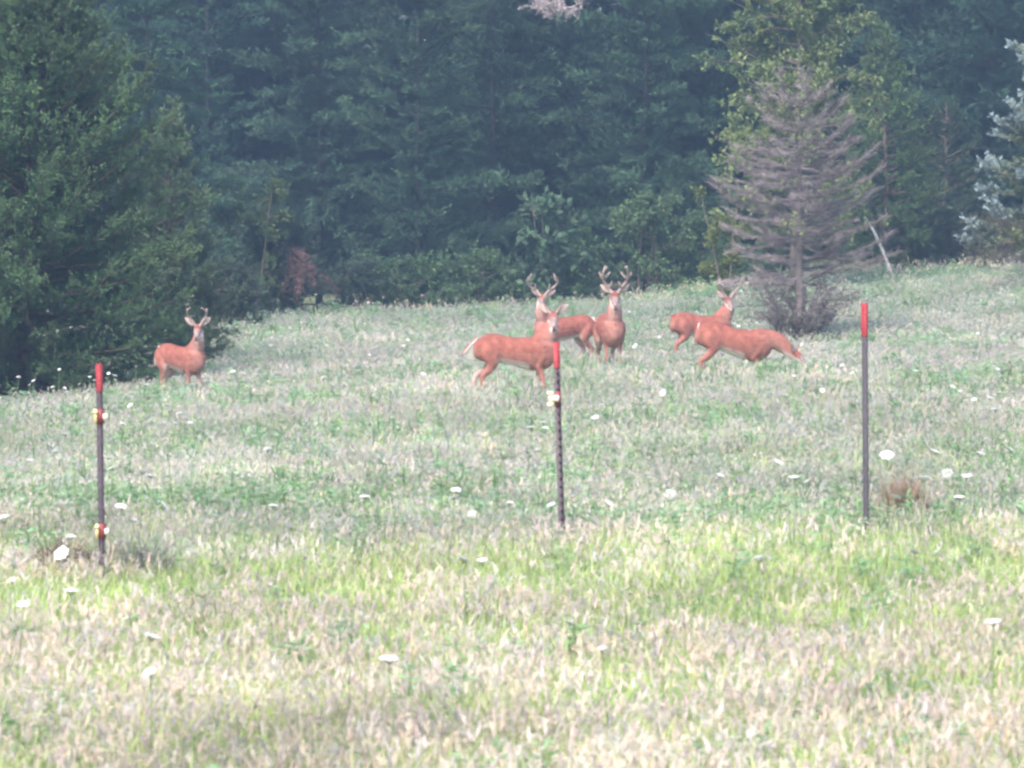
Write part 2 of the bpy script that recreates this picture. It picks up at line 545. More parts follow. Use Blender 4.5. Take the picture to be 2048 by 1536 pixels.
# -- yellow-green broadleaf tree behind the dead conifer, green cedar to its right
root = thing('leafy_tree', 'yellow green leafy tree rising behind the dead grey conifer', 'tree', plant_at(7.1, 101))
w, f = broadleaf(301, 10.5, 2.5, 5.0, n_br=210, leaf=0.12, n_leaf=200, cols=((0.12, 0.18, 0.08), (0.22, 0.265, 0.11)), trunk_r=0.12)
finish_tree(root, w, f, M_LEAF)
root = thing('cedar_tree', 'bright green cedar with drooping tips right of the dead conifer', 'tree', plant_at(10.0, 107))
w, f = conifer(103, 6.6, cone(6.6, 2.0, 0.7), z0=0.2, whorl=0.22, nb=9, el=0.25, curve=0.2, tw_per_m=11, needles=12, nl=(0.08, 0.15), nw=0.03,
               cols=((0.06, 0.125, 0.06), (0.10, 0.175, 0.07)), tipcol=(0.15, 0.22, 0.08), trunk_r=0.12, flat=0.5, inner=0.3, up_bias=0.35)
finish_tree(root, w, f, M_FOL)
root = thing('cedar_tree', 'dark low cedar between the green cedar and the blue spruce', 'tree', plant_at(12.0, 111))
w, f = conifer(104, 4.4, cone(4.4, 1.9, 0.7), z0=0.1, whorl=0.22, nb=8, el=0.25, curve=0.1, tw_per_m=11, needles=11, nl=(0.08, 0.15), nw=0.03,
               cols=((0.035, 0.065, 0.04), (0.055, 0.09, 0.045)), trunk_r=0.12, flat=0.5, inner=0.3, up_bias=0.3)
finish_tree(root, w, f, M_FOL)

# -- blue spruce at the right edge
root = thing('spruce_tree', 'blue spruce with pale silvery branch tips at the right edge', 'tree', plant_at(13.2, 95))
w, f = conifer(105, 9.0, cone(9.0, 2.45, 0.6), z0=1.15, whorl=0.48, nb=9, el=-0.08, curve=0.35, tw_per_m=12, needles=26, nl=(0.07, 0.12), nw=0.04,
               cols=((0.10, 0.135, 0.055), (0.16, 0.18, 0.07)), tipcol=(0.40, 0.50, 0.58), trunk_r=0.14, flat=0.3, inner=0.35, tw_len=0.34, up_bias=0.12, bark=(0.2, 0.16, 0.13))
finish_tree(root, w, f, M_FOL)
mb = MB()
rng = np.random.default_rng(55)
for k_ in range(7):
    P = branch_path((rng.normal() * 0.1, rng.normal() * 0.1, rng.uniform(0.35, 1.1)), math.pi + rng.normal() * 0.5, -0.15 + rng.normal() * 0.1, rng.uniform(1.2, 1.9), 0.15, 6, rng)
    mb.add(*tube(P, np.linspace(0.02, 0.005, 6), 5, False), (0.15, 0.12, 0.12))
    t = rng.uniform(0.3, 1, 14); Q0, T = lerp_path(P, t)
    D = unit(T + rng.normal(size=(14, 3)) * 0.6)
    mb.add(*tubes3(Q0, Q0 + D * rng.uniform(0.15, 0.45, (14, 1)), 0.006, 0.003), (0.16, 0.13, 0.13))
obj('bare_branches', mb.mesh('bare_branches'), M_BARK, root, label='bare grey lower branches')

# -- dead grey conifer
def dead_conifer():
    rng = np.random.default_rng(77)
    tr, br, tw = MB(), MB(), MB()
    H = 5.2
    zz = np.linspace(-0.3, H, 10)
    TP = np.stack([np.cumsum(rng.normal(0, 0.02, 10)), np.cumsum(rng.normal(0, 0.02, 10)), zz], -1)
    tr.add(*tube(TP, 0.13 * (1 - 0.93 * np.clip(zz, 0, H) / H), 9), (0.20, 0.17, 0.165))
    g0, g1 = np.array([0.22, 0.185, 0.19]), np.array([0.40, 0.345, 0.355])
    def limb(z, az, el, L, curve, dense=1.0):
        P = branch_path((np.interp(z, zz, TP[:, 0]), np.interp(z, zz, TP[:, 1]), z), az, el, L, curve, 8, rng, 0.08)
        c = g0 + (g1 - g0) * rng.random()
        br.add(*tube(P, np.linspace(0.007 + 0.008 * L, 0.004, 8), 5, False), c)
        n = int(25 * L * dense) + 6
        t = rng.uniform(0.15, 1, n)
        Q0, T = lerp_path(P, t)
        side = unit(np.cross(T, [0, 0, 1])) * np.where(rng.random(n) < 0.5, -1, 1)[:, None]
        D = unit(T * 0.9 + side * rng.uniform(0.2, 0.9, (n, 1)) + np.array([0, 0, 1]) * rng.normal(0.08, 0.13, (n, 1)))
        l = rng.uniform(0.18, 0.5, n) * (0.5 + 0.3 * min(L, 1.6)) * (1.1 - 0.45 * t)
        Q1 = Q0 + D * l[:, None]
        cc = (g0 + (g1 - g0) * rng.random((n, 1)))
        tw.add(*tubes3(Q0, Q1, 0.0055, 0.003), np.repeat(cc, 6, 0))
        m = 5
        u = rng.uniform(0.2, 1, (n, m))
        S0 = (Q0[:, None] + D[:, None] * (l[:, None] * u)[..., None]).reshape(-1, 3)
        SD = unit(np.repeat(D, m, 0) * 0.9 + rng.normal(size=(n * m, 3)) * np.array([0.5, 0.5, 0.3]))
        S1 = S0 + SD * rng.uniform(0.06, 0.2, (n * m, 1))
        tw.add(*tubes3(S0, S1, 0.0038, 0.002), np.repeat(np.repeat(cc, m, 0), 6, 0))
    z = 1.3
    while z < H * 0.98:
        Rz = float(np.interp(z, [1.0, 1.5, 2.2, 3.1, 4.0, 4.6, 5.2], [1.2, 1.4, 1.45, 1.4, 1.25, 0.95, 0.5]))
        az0 = rng.random() * 6.28
        k = 10
        for b_ in range(k):
            az = az0 + b_ * 6.283 / k + rng.normal() * 0.2
            lump = float(vnoise(math.cos(az) * 1.2 + 5, z * 0.9 + math.sin(az) * 1.2, 1.0, 79))
            if lump < 0.30:
                continue
            limb(z + rng.normal() * 0.05, az, float(np.interp(z, [1, 2, 4, 5.6], [-0.2, -0.16, -0.05, 0.5])) + rng.normal() * 0.14, Rz * (0.45 + 0.8 * lump), rng.uniform(0.2, 0.95))
        z += 0.40 * rng.uniform(0.8, 1.2)
    # long upswept limbs that stand out on both sides
    for z, az, L, cv in ((3.35, 0.05, 1.75, 0.75), (3.0, -0.15, 1.85, 0.8), (2.62, 0.1, 1.95, 0.75), (2.2, -0.1, 1.9, 0.6), (1.75, 0.0, 1.95, 0.7), (1.4, -0.2, 2.0, 0.45), (1.55, 0.25, 1.7, 0.5),
                         (2.9, 3.2, 1.75, 0.6), (2.6, 3.0, 1.9, 0.8), (2.1, 3.3, 1.7, 0.5), (1.5, 3.05, 1.75, 0.1), (1.3, 3.4, 1.6, 0.0), (3.6, 3.1, 1.45, 0.6), (4.0, 0.1, 1.3, 0.6)):
        limb(z, az + rng.normal() * 0.05, -0.14 + rng.normal() * 0.05, L, cv, 1.3)
    return tr.mesh('trunk'), br.mesh('limbs'), tw.mesh('twigs')
DX, DY = 5.75, 80.5
root = thing('dead_conifer', 'dead grey conifer with bare upswept twigs right of the deer', 'tree', plant_at(DX, DY))
root.scale = (0.93, 0.93, 1.0)
a_, b2, c_ = dead_conifer()
obj('trunk', a_, M_BARK, root)
obj('limbs', b2, M_BARK, root)
obj('twigs', c_, M_BARK, root, kind='stuff')
# creeper leaves caught in the dead tree
rng = np.random.default_rng(78)
mb = MB()
for cx, cy, cz, n_, sp_ in ((-1.55, -0.4, 3.55, 120, 0.22), (-1.25, -0.6, 4.0, 90, 0.2), (-0.7, -0.9, 3.0, 50, 0.18), (-0.3, -0.9, 4.6, 110, 0.25), (0.3, -0.8, 5.2, 120, 0.3), (-0.5, -0.6, 5.4, 140, 0.32),
                            (0.1, -1.0, 3.9, 60, 0.2), (-0.2, -1.4, 2.4, 50, 0.16), (0.9, -0.7, 3.4, 40, 0.18), (-1.0, -0.8, 4.7, 90, 0.25)):
    LP = rng.normal(0, sp_, (n_, 3)) + np.array([cx, cy, cz])
    LL = 0.10 * rng.uniform(0.6, 1.3, n_)
    V_, F_ = leaves(LP, rng.normal(size=(n_, 3)), LL, LL * 0.6, rng)
    mb.add(V_, F_, np.array([0.17, 0.21, 0.085]) * rng.uniform(0.75, 1.25))
obj('creeper_leaves', mb.mesh('creeper_leaves'), M_LEAF, root, kind='stuff', label='yellow green creeper leaves')
# low drooping bare limbs that leave the foot of the dead tree
for az, L, z in ((0.1, 1.75, 0.85), (-0.25, 1.3, 0.55), (3.2, 1.5, 0.75), (3.45, 1.2, 0.5), (-0.5, 1.1, 1.0)):
    mb = MB()
    P = branch_path((0, 0, z), az, 0.05, L, -0.1, 8, rng, 0.12)
    mb.add(*tube(P, np.linspace(0.016, 0.005, 8), 5), (0.17, 0.14, 0.14))
    t = rng.uniform(0.3, 1, 9); Q0, T = lerp_path(P, t)
    D = unit(T + rng.normal(size=(9, 3)) * 0.5)
    mb.add(*tubes3(Q0, Q0 + D * rng.uniform(0.12, 0.35, (9, 1)), 0.006, 0.003), (0.18, 0.15, 0.15))
    obj('low_limb', mb.mesh('low_limb'), M_BARK, root)

# -- dark bramble wrapped round the dead tree's foot
def bramble(seed, H, R, n, cols, leafshare=0.5, leaf=0.06):
    rng = np.random.default_rng(seed)
    st, lf = MB(), MB()
    c0, c1 = np.array(cols[0]), np.array(cols[1])
    for k in range(n):
        a = rng.random() * 6.283; r0 = R * 0.8 * math.sqrt(rng.random())
        h = H * rng.uniform(0.5, 1.05) * (1 - 0.55 * r0 / R)
        P = branch_path((r0 * math.cos(a), r0 * math.sin(a), -0.05), a + rng.normal() * 0.7, rng.uniform(1.0, 1.5), h * 1.15, rng.uniform(-1.4, -0.1), 7, rng, 0.2)
        st.add(*tube(P, np.linspace(0.008, 0.003, 7), 4, False), c0 * rng.uniform(0.8, 1.3))
        m = 34
        t = rng.uniform(0.1, 1, m); Q0, T = lerp_path(P, t)
        D = unit(T * 0.4 + rng.normal(size=(m, 3)))
        Q1 = Q0 + D * rng.uniform(0.05, 0.2, (m, 1))
        st.add(*tubes3(Q0, Q1, 0.004, 0.002), c0 * rng.uniform(0.8, 1.5))
        if leafshare > 0:
            u = int(m * 3 * leafshare)
            ix = rng.integers(0, m, u)
            LP = Q0[ix] + (Q1 - Q0)[ix] * rng.random((u, 1))
            LL = leaf * rng.uniform(0.6, 1.3, u)
            V_, F_ = leaves(LP, rng.normal(size=(u, 3)), LL, LL * 0.55, rng)
            w_ = rng.random((u, 1))
            lf.add(V_, F_, np.repeat(c0 * (1 - w_) + c1 * w_, 4, 0))
    return st.mesh('stems'), (lf.mesh('leaves') if leafshare > 0 else None)
root = thing('bramble_bush', 'dark purplish bramble heaped round the foot of the dead conifer', 'bush', plant_at(DX, DY - 0.5))
s_, l_ = bramble(81, 2.1, 0.36, 85, ((0.19, 0.165, 0.17), (0.22, 0.21, 0.175)), 0.9)
obj('stems', s_, M_BARK, root, kind='stuff'); obj('leaves', l_, M_LEAF, root, kind='stuff')

# -- bushes along the wood's edge
def bush(px, py, Y, H, R, seed, cols, label, leaf=0.09, n_br=60, stems=5, n_leaf=150, name='bush', dz=0.0):
    X = (px - 1024) * Y / FPX
    root = thing(name, label, 'bush', plant_at(X, Y, dz))
    w, f = broadleaf(seed, H, R, H / 2, n_br=n_br, leaf=leaf, n_leaf=n_leaf, cols=cols, trunk_r=0.06, stems=stems)
    finish_tree(root, w, f, M_LEAF, 'stems', 'leaves')
    return root
G1 = ((0.06, 0.125, 0.06), (0.11, 0.18, 0.08)); G2 = ((0.08, 0.15, 0.07), (0.14, 0.21, 0.095)); G3 = ((0.035, 0.06, 0.045), (0.06, 0.09, 0.055))
bush(1085, 0, 104.5, 3.0, 1.0, 401, ((0.055, 0.105, 0.065), (0.09, 0.145, 0.085)), 'sumac bush with large pale leaves above the deer pair', 0.24, 34, 4, 40)
bush(1300, 0, 106, 2.7, 1.25, 402, G2, 'light green bush behind the deer that faces the camera', 0.1, 70, 6)
bush(1165, 0, 105.5, 1.9, 1.1, 403, G1, 'green bush low between the sumac and the light green bush', 0.09, 60, 6)
bush(1410, 0, 107, 2.1, 1.2, 404, G1, 'dark green bush just left of the dead conifer', 0.08, 60, 6)
bush(960, 0, 106, 1.5, 1.2, 405, G1, 'low green bush left of the sumac at the wood edge', 0.09, 55, 6)
bush(830, 0, 105.5, 1.25, 1.3, 406, G1, 'low spreading green bush under the broad middle pine', 0.09, 55, 6)
bush(715, 0, 105, 1.2, 1.1, 407, G3, 'dark low bush right of the reddish dead branches', 0.08, 55, 6)
bush(545, 0, 100, 2.6, 1.2, 408, G3, 'dark thicket between the small cedar and the reddish branches', 0.085, 75, 7)
bush(490, 0, 99, 3.6, 0.9, 409, ((0.07, 0.12, 0.05), (0.13, 0.17, 0.07)), 'slim sapling with yellowish leaves behind the lone deer', 0.09, 50, 3)
bush(455, 0, 92, 1.6, 1.1, 410, G3, 'dark low bush beside the small cedar', 0.08, 55, 6)
bush(1560, 0, 106, 1.7, 1.2, 411, G1, 'green bush seen through the dead conifer', 0.08, 55, 6)
bush(1890, 0, 107, 1.5, 1.4, 412, G3, 'low dark bush right of the leaning pale limb', 0.08, 60, 6)
bush(2010, 0, 104, 1.4, 1.2, 413, ((0.1, 0.1, 0.06), (0.13, 0.12, 0.07)), 'brownish low bush under the blue spruce', 0.06, 55, 6)
bush(1448, 0, 93, 3.0, 0.55, 414, ((0.12, 0.16, 0.05), (0.18, 0.2, 0.07)), 'thin yellow leaved sapling at the dead conifer\'s left side', 0.09, 22, 2)

# -- reddish dead branches and other dead wood
def dead_spray(name, label, cat, loc, seed, n, L, az, el, c, spread=0.6, curve=-0.4, sub=22, rad=0.012, tl=(0.1, 0.35)):
    rng = np.random.default_rng(seed)
    root = thing(name, label, cat, loc)
    mb = MB(); tw = MB()
    for k in range(n):
        P = branch_path(rng.normal(0, 0.08, 3), az + rng.normal() * spread, el + rng.normal() * 0.25, L * rng.uniform(0.6, 1.1), curve + rng.normal() * 0.2, 7, rng, 0.15)
        mb.add(*tube(P, np.linspace(rad, 0.004, 7), 5, False), np.array(c) * rng.uniform(0.8, 1.2))
        t = rng.uniform(0.2, 1, sub); Q0, T = lerp_path(P, t)
        D = unit(T * 0.6 + rng.normal(size=(sub, 3)) * 0.6 + np.array([0, 0, -0.2]))
        Q1 = Q0 + D * rng.uniform(tl[0], tl[1], (sub, 1))
        tw.add(*tubes3(Q0, Q1, 0.006, 0.003), np.array(c) * rng.uniform(0.8, 1.2))
        u = sub * 8
        ix = rng.integers(0, sub, u)
        V_, F_ = leaves(Q0[ix] + (Q1 - Q0)[ix] * rng.random((u, 1)), rng.normal(size=(u, 3)), 0.09 * rng.uniform(0.5, 1.2, u), 0.018, rng)
        tw.add(V_, F_, np.array(c) * rng.uniform(0.7, 1.25))
    obj('limbs', mb.mesh('limbs'), M_BARK, root)
    obj('dead_needles', tw.mesh('dead_needles'), M_BARK, root, kind='stuff')
    return root
X, Y = (580 - 1024) * 99.5 / FPX, 99.5
dead_spray('dead_branch', 'reddish brown dead pine branch hanging down to the meadow edge', 'branch', (X, Y, float(gz(X, Y)) + 1.75), 501, 12, 1.5, -0.7, -0.5, (0.16, 0.10, 0.09), 0.9, -0.6, 30)
X, Y = (1098 - 1024) * 108 / FPX, 108
root = dead_spray('dead_branch', 'bleached pinkish dead branch tangle at the top edge', 'branch', (X + 0.35, Y, float(gz(X, Y)) + 8.0), 502, 12, 0.9, 3.1, 0.1, (0.5, 0.42, 0.42), 1.3, 0.2, 20, 0.02)

root = thing('dead_limb', 'pale bare limb leaning up from the grass right of the dead conifer', 'branch', plant_at((1782 - 1024) * 103 / FPX, 103))
root.scale = (1.0, 1.0, 1.1)
mb = MB()
P = np.array([[0.05, 0, -0.1], [0.0, 0, 0.2], [-0.12, 0.05, 0.5], [-0.25, 0.1, 0.8], [-0.42, 0.15, 1.15], [-0.62, 0.2, 1.45], [-0.78, 0.2, 1.62]])
mb.add(*tube(P, [0.055, 0.052, 0.046, 0.042, 0.038, 0.028, 0.014], 8), (0.58, 0.53, 0.51))
mb.add(*tube(np.array([[-0.25, 0.1, 0.8], [-0.22, 0.12, 0.98], [-0.26, 0.12, 1.12]]), [0.014, 0.01, 0.005], 6), (0.42, 0.38, 0.36))
obj('limb', mb.mesh('limb', True), M_BARK, root)

# ------------------------------------------------------------------ meadow grass (stuff): tufts set on points
def blade(mb, rng, x, y, h, w, lean, col, tipcol=None):
    a = rng.random() * 6.283
    d = np.array([math.cos(a), math.sin(a), 0]); s = np.array([-d[1], d[0], 0])
    fr = np.array([0, 0.4, 0.75, 1.0])
    P = np.array([x, y, 0.0]) + d * (lean * h * fr ** 2)[:, None] + np.array([0, 0, 1]) * (h * fr * (1 - 0.25 * lean * fr))[:, None]
    ww = w * np.array([0.7, 1.0, 0.75, 0])
    V = np.concatenate([np.stack([P[i] - s * ww[i] / 2, P[i] + s * ww[i] / 2]) for i in range(3)] + [P[3:4]])
    c = np.tile(np.array(col) * rng.uniform(0.85, 1.15), (7, 1))
    if tipcol is not None:
        c[4:] = np.array(tipcol)
    mb.add(V, [np.array([[0, 1, 3, 2], [2, 3, 5, 4]]), np.array([[4, 5, 6]])], c)
    return P[3]

def seed_head(mb, rng, p, L, W, col):
    """a loose panicle: crossed spindle faces with spikelets standing off"""
    t = unit(np.array([rng.normal() * 0.2, rng.normal() * 0.2, 1.0]))
    for k in range(2):
        s = unit(np.cross(t, rng.normal(size=3)))
        V = np.array([p - t * 0.01, p + t * L * 0.35 + s * W / 2, p + t * L, p + t * L * 0.35 - s * W / 2])
        mb.add(V, np.array([[0, 1, 2, 3]]), np.array(col) * rng.uniform(0.85, 1.15))
    n = 5
    P = p + t * (L * rng.uniform(0.1, 0.8, (n, 1)))
    V, F = leaves(P, rng.normal(size=(n, 3)) * 0.6 + t, L * 0.4, W * 0.45, rng)
    mb.add(V, F, np.array(col) * rng.uniform(0.85, 1.2))

def tuft(seed, kind):
    rng = np.random.default_rng(seed)
    mb = MB()
    R = 0.09
    def spot():
        a = rng.random() * 6.283; r = R * math.sqrt(rng.random())
        return r * math.cos(a), r * math.sin(a)
    if kind == 'green':
        for k in range(15):
            blade(mb, rng, *spot(), rng.uniform(0.14, 0.32), rng.uniform(0.006, 0.010), rng.uniform(0.2, 0.8), (0.34, 0.45, 0.31))
    elif kind == 'lime':
        for k in range(12):
            blade(mb, rng, *spot(), rng.uniform(0.22, 0.46), rng.uniform(0.007, 0.012), rng.uniform(0.1, 0.55), (0.52, 0.63, 0.27))
    elif kind == 'straw':
        for k in range(8):
            p = blade(mb, rng, *spot(), rng.uniform(0.22, 0.42), 0.0045, rng.uniform(0.05, 0.45), (0.58, 0.61, 0.40))
            seed_head(mb, rng, p, rng.uniform(0.07, 0.12), rng.uniform(0.012, 0.019), (0.84, 0.75, 0.65))
        for k in range(7):
            blade(mb, rng, *spot(), rng.uniform(0.1, 0.26), 0.007, rng.uniform(0.3, 0.9), (0.46, 0.57, 0.30))
    elif kind == 'pale':
        for k in range(7):
            p = blade(mb, rng, *spot(), rng.uniform(0.2, 0.4), 0.004, rng.uniform(0.05, 0.4), (0.46, 0.54, 0.41))
            seed_head(mb, rng, p, rng.uniform(0.04, 0.07), rng.uniform(0.012, 0.02), (0.68, 0.65, 0.57))
        for k in range(9):
            blade(mb, rng, *spot(), rng.uniform(0.12, 0.3), 0.008, rng.uniform(0.3, 0.9), (0.37, 0.48, 0.36))
    elif kind == 'weed':
        for k in range(5):
            x, y = spot(); h = rng.uniform(0.25, 0.5)
            P = np.array([[x, y, 0], [x * 1.3, y * 1.3, h * 0.5], [x * 1.6, y * 1.6, h]])
            mb.add(*tube(P, [0.004, 0.003, 0.002], 3, False), (0.16, 0.25, 0.10))
            m = 20
            Q, T = lerp_path(P, rng.uniform(0.2, 1, m))
            D = rng.normal(size=(m, 3)); D[:, 2] = np.abs(D[:, 2]) * 0.5 + 0.2
            V, F = leaves(Q, D, rng.uniform(0.05, 0.1, m), rng.uniform(0.015, 0.028, m), rng)
            mb.add(V, F, np.array([0.33, 0.49, 0.27]) * rng.uniform(0.85, 1.2))
    return mb.mesh('tuft_' + kind)

protos = bpy.data.collections.new('grass_tufts')
KINDS = []
for kind, n in (('green', 4), ('lime', 4), ('straw', 5), ('pale', 5), ('weed', 4)):
    for k in range(n):
        me = tuft(900 + len(KINDS), kind)
        me.materials.append(M_GRASS)
        o = bpy.data.objects.new('tuft_%02d' % len(KINDS), me)
        protos.objects.link(o)
        KINDS.append(kind)
KIDX = {k: [i for i, q_ in enumerate(KINDS) if q_ == k] for k in set(KINDS)}

def scatter(y0, y1, dens, rng):
    """points over the strip of meadow the picture can see, with room to the sides"""
    n = int((y1 - y0) * (0.165 * (y0 + y1) + 4.0) * dens)
    Y = rng.uniform(y0, y1, int(n * 1.6)); hw = 0.165 * Y + 2.0
    keep = rng.random(len(Y)) < hw / hw.max()
    Y = Y[keep]; hw = hw[keep]
    return rng.uniform(-1, 1, len(Y)) * hw, Y

rng = np.random.default_rng(33)
XS, YS = [], []
for y0, y1, dens in ((11.5, 19, 150), (19, 29, 115), (29, 48, 62), (48, 76, 40), (76, 122, 24)):
    x, y = scatter(y0, y1, dens, rng)
    XS.append(x); YS.append(y)
GXp, GYp = np.concatenate(XS), np.concatenate(YS)
# keep the strip of dark ground under the wood free of tall grass
tree_edge = 104.5 + (fbm(GXp, GYp, 3.0, 70) - 0.5) * 4 - 0.25 * np.clip(-GXp - 2, 0, 8) + 3.5 * sstep(2, 8, GXp)
keep = (GYp < tree_edge) & ~((GYp > 67.5) & (np.hypot(GXp + 8.45, GYp - 70.5) < 2.1))
GXp, GYp = GXp[keep], GYp[keep]
n = len(GXp)
near = 1 - sstep(22, 31, GYp + (fbm(GXp, GYp, 4.0, 12) - 0.5) * 9)
pa = fbm(GXp, GYp, 2.6, 21); pb = fbm(GXp, GYp, 6.0, 31); pc = fbm(GXp, GYp, 1.6, 41)
pd = fbm(GXp * 0.6, GYp, 5.0, 51)
weed_band = sstep(23.5, 27, GYp + (pc - 0.5) * 9) * (1 - sstep(29, 34, GYp + (pc - 0.5) * 9))
wt = {}
pq = 0.5 * pa + 0.5 * fbm(GXp, GYp, 0.7, 81)
wt['straw'] = near * (0.40 + 1.1 * sstep(0.42, 0.58, pq)) + 0.25 * (1 - near) * sstep(0.5, 0.7, pb)
wt['lime'] = near * (2.1 + 2.4 * sstep(0.44, 0.6, 1 - pq)) * (0.4 + pc) + 0.35 * (1 - near) * (1 - sstep(45, 75, GYp))
wt['green'] = 0.45 * near + (1 - near) * (1.7 + 2.4 * sstep(80, 100, GYp))
wt['pale'] = 0.15 * near + (1 - near) * (1.0 + 2.2 * sstep(0.42, 0.6, pd)) * (1 - 0.75 * sstep(88, 103, GYp))
wt['weed'] = 0.02 + (1 - near) * (0.03 + 0.6 * weed_band * sstep(0.47, 0.56, 0.6 * pb + 0.4 * pa) + 0.18 * sstep(0.55, 0.7, pc))
W_ = np.stack([wt[k] for k in ('green', 'lime', 'straw', 'pale', 'weed')], 1)
cum = np.cumsum(W_ / W_.sum(1, keepdims=True), 1)
ki = (rng.random((n, 1)) > cum).sum(1).clip(0, 4)
idx = np.zeros(n, np.int32)
for j, k in enumerate(('green', 'lime', 'straw', 'pale', 'weed')):
    sel = ki == j
    idx[sel] = rng.choice(KIDX[k], sel.sum())
rot = np.stack([rng.normal(0, 0.10, n), rng.normal(0, 0.10, n), rng.uniform(0, 6.283, n)], 1)
far = sstep(30, 90, GYp)
s_h = rng.uniform(0.75, 1.2, n) * (0.9 + 0.25 * (fbm(GXp, GYp, 3.0, 61) - 0.3))
scl = np.stack([(1 + 0.7 * far) * s_h, (1 + 0.7 * far) * s_h, s_h * (0.55 + 0.27 * sstep(30, 48, GYp) + 0.06 * sstep(95, 104, GYp))], 1)
tint = np.ones((n, 4), np.float32)
tint[:, :3] = rng.uniform(0.82, 1.18, (n, 1)) * (0.9 + 0.25 * (pb - 0.4))[:, None]
tint[:, 0] *= rng.uniform(0.92, 1.1, n); tint[:, 2] *= rng.uniform(0.88, 1.12, n)

def grass_object(name, sel, label):
    me = bpy.data.meshes.new(name)
    m = int(sel.sum())
    me.vertices.add(m)
    co = np.stack([GXp[sel], GYp[sel], gz(GXp[sel], GYp[sel]) - 0.01], 1).astype(np.float32)
    me.vertices.foreach_set('co', co.ravel())
    a = me.attributes.new('idx', 'INT', 'POINT'); a.data.foreach_set('value', idx[sel])
    a = me.attributes.new('rot', 'FLOAT_VECTOR', 'POINT'); a.data.foreach_set('vector', rot[sel].astype(np.float32).ravel())
    a = me.attributes.new('scl', 'FLOAT_VECTOR', 'POINT'); a.data.foreach_set('vector', scl[sel].astype(np.float32).ravel())
    a = me.attributes.new('tint', 'FLOAT_COLOR', 'POINT'); a.data.foreach_set('color', tint[sel].ravel())
    o = obj(name, me, None, kind='stuff', label=label, category='grass')
    md = o.modifiers.new('tufts', 'NODES')
    md.node_group = GN
    return o

GN = bpy.data.node_groups.new('set_tufts', 'GeometryNodeTree')
GN.interface.new_socket('Geometry', in_out='INPUT', socket_type='NodeSocketGeometry')
GN.interface.new_socket('Geometry', in_out='OUTPUT', socket_type='NodeSocketGeometry')
gi = GN.nodes.new('NodeGroupInput'); go = GN.nodes.new('NodeGroupOutput')
ci = GN.nodes.new('GeometryNodeCollectionInfo')
ci.inputs['Collection'].default_value = protos
ci.inputs['Separate Children'].default_value = True
ci.inputs['Reset Children'].default_value = True
ip = GN.nodes.new('GeometryNodeInstanceOnPoints')
ip.inputs['Pick Instance'].default_value = True
def named(nm, ty):
    nd = GN.nodes.new('GeometryNodeInputNamedAttribute'); nd.data_type = ty
    nd.inputs['Name'].default_value = nm
    return nd.outputs['Attribute']
GN.links.new(gi.outputs[0], ip.inputs['Points'])
GN.links.new(ci.outputs[0], ip.inputs['Instance'])
GN.links.new(named('idx', 'INT'), ip.inputs['Instance Index'])
GN.links.new(named('rot', 'FLOAT_VECTOR'), ip.inputs['Rotation'])
GN.links.new(named('scl', 'FLOAT_VECTOR'), ip.inputs['Scale'])
GN.links.new(ip.outputs[0], go.inputs[0])
wsel = ki == 4
grass_object('foreground_grass', (GYp < 29) & ~wsel, 'pale seeding grass mixed with lime green blades in front of the posts')
grass_object('meadow_grass', (GYp >= 29) & ~wsel, 'grey green meadow grass between the posts and the wood')
grass_object('green_weeds', wsel, 'green leafy weeds growing in patches through the meadow')

# ------------------------------------------------------------------ dry clumps by the posts
def clump(name, label, X, Y, R, H, n, cols, seed, lean=0.5):
    rng = np.random.default_rng(seed)
    mb = MB()
    for k in range(n):
        a = rng.random() * 6.283; r = R * rng.random() ** 0.6
        blade(mb, rng, r * math.cos(a), r * math.sin(a), H * rng.uniform(0.5, 1.1) * (1 - 0.35 * r / R), rng.uniform(0.005, 0.009), rng.uniform(0.1, lean * 2), cols[int(rng.integers(0, len(cols)))])
    return obj(name, mb.mesh(name), M_PETAL, None, plant_at(X, Y), label=label, category='grass clump')
x, y = px2ground(125, 1175); clump('dry_grass_clump', 'brown dead grass clump at the foot of the left post', x, y, 0.22, 0.42, 420, [(0.17, 0.11, 0.09), (0.24, 0.16, 0.12), (0.14, 0.13, 0.10)], 1)
x, y = px2ground(265, 1180); clump('grey_grass_clump', 'grey green wiry grass clump right of the left post', x, y, 0.27, 0.46, 420, [(0.22, 0.25, 0.20), (0.28, 0.30, 0.25), (0.2, 0.2, 0.17)], 2)
x, y = px2ground(1805, 1060); clump('dry_grass_clump', 'reddish brown dry grass clump right of the right post', x, y, 0.17, 0.52, 420, [(0.33, 0.21, 0.15), (0.40, 0.27, 0.19), (0.25, 0.19, 0.14)], 3, 0.3)

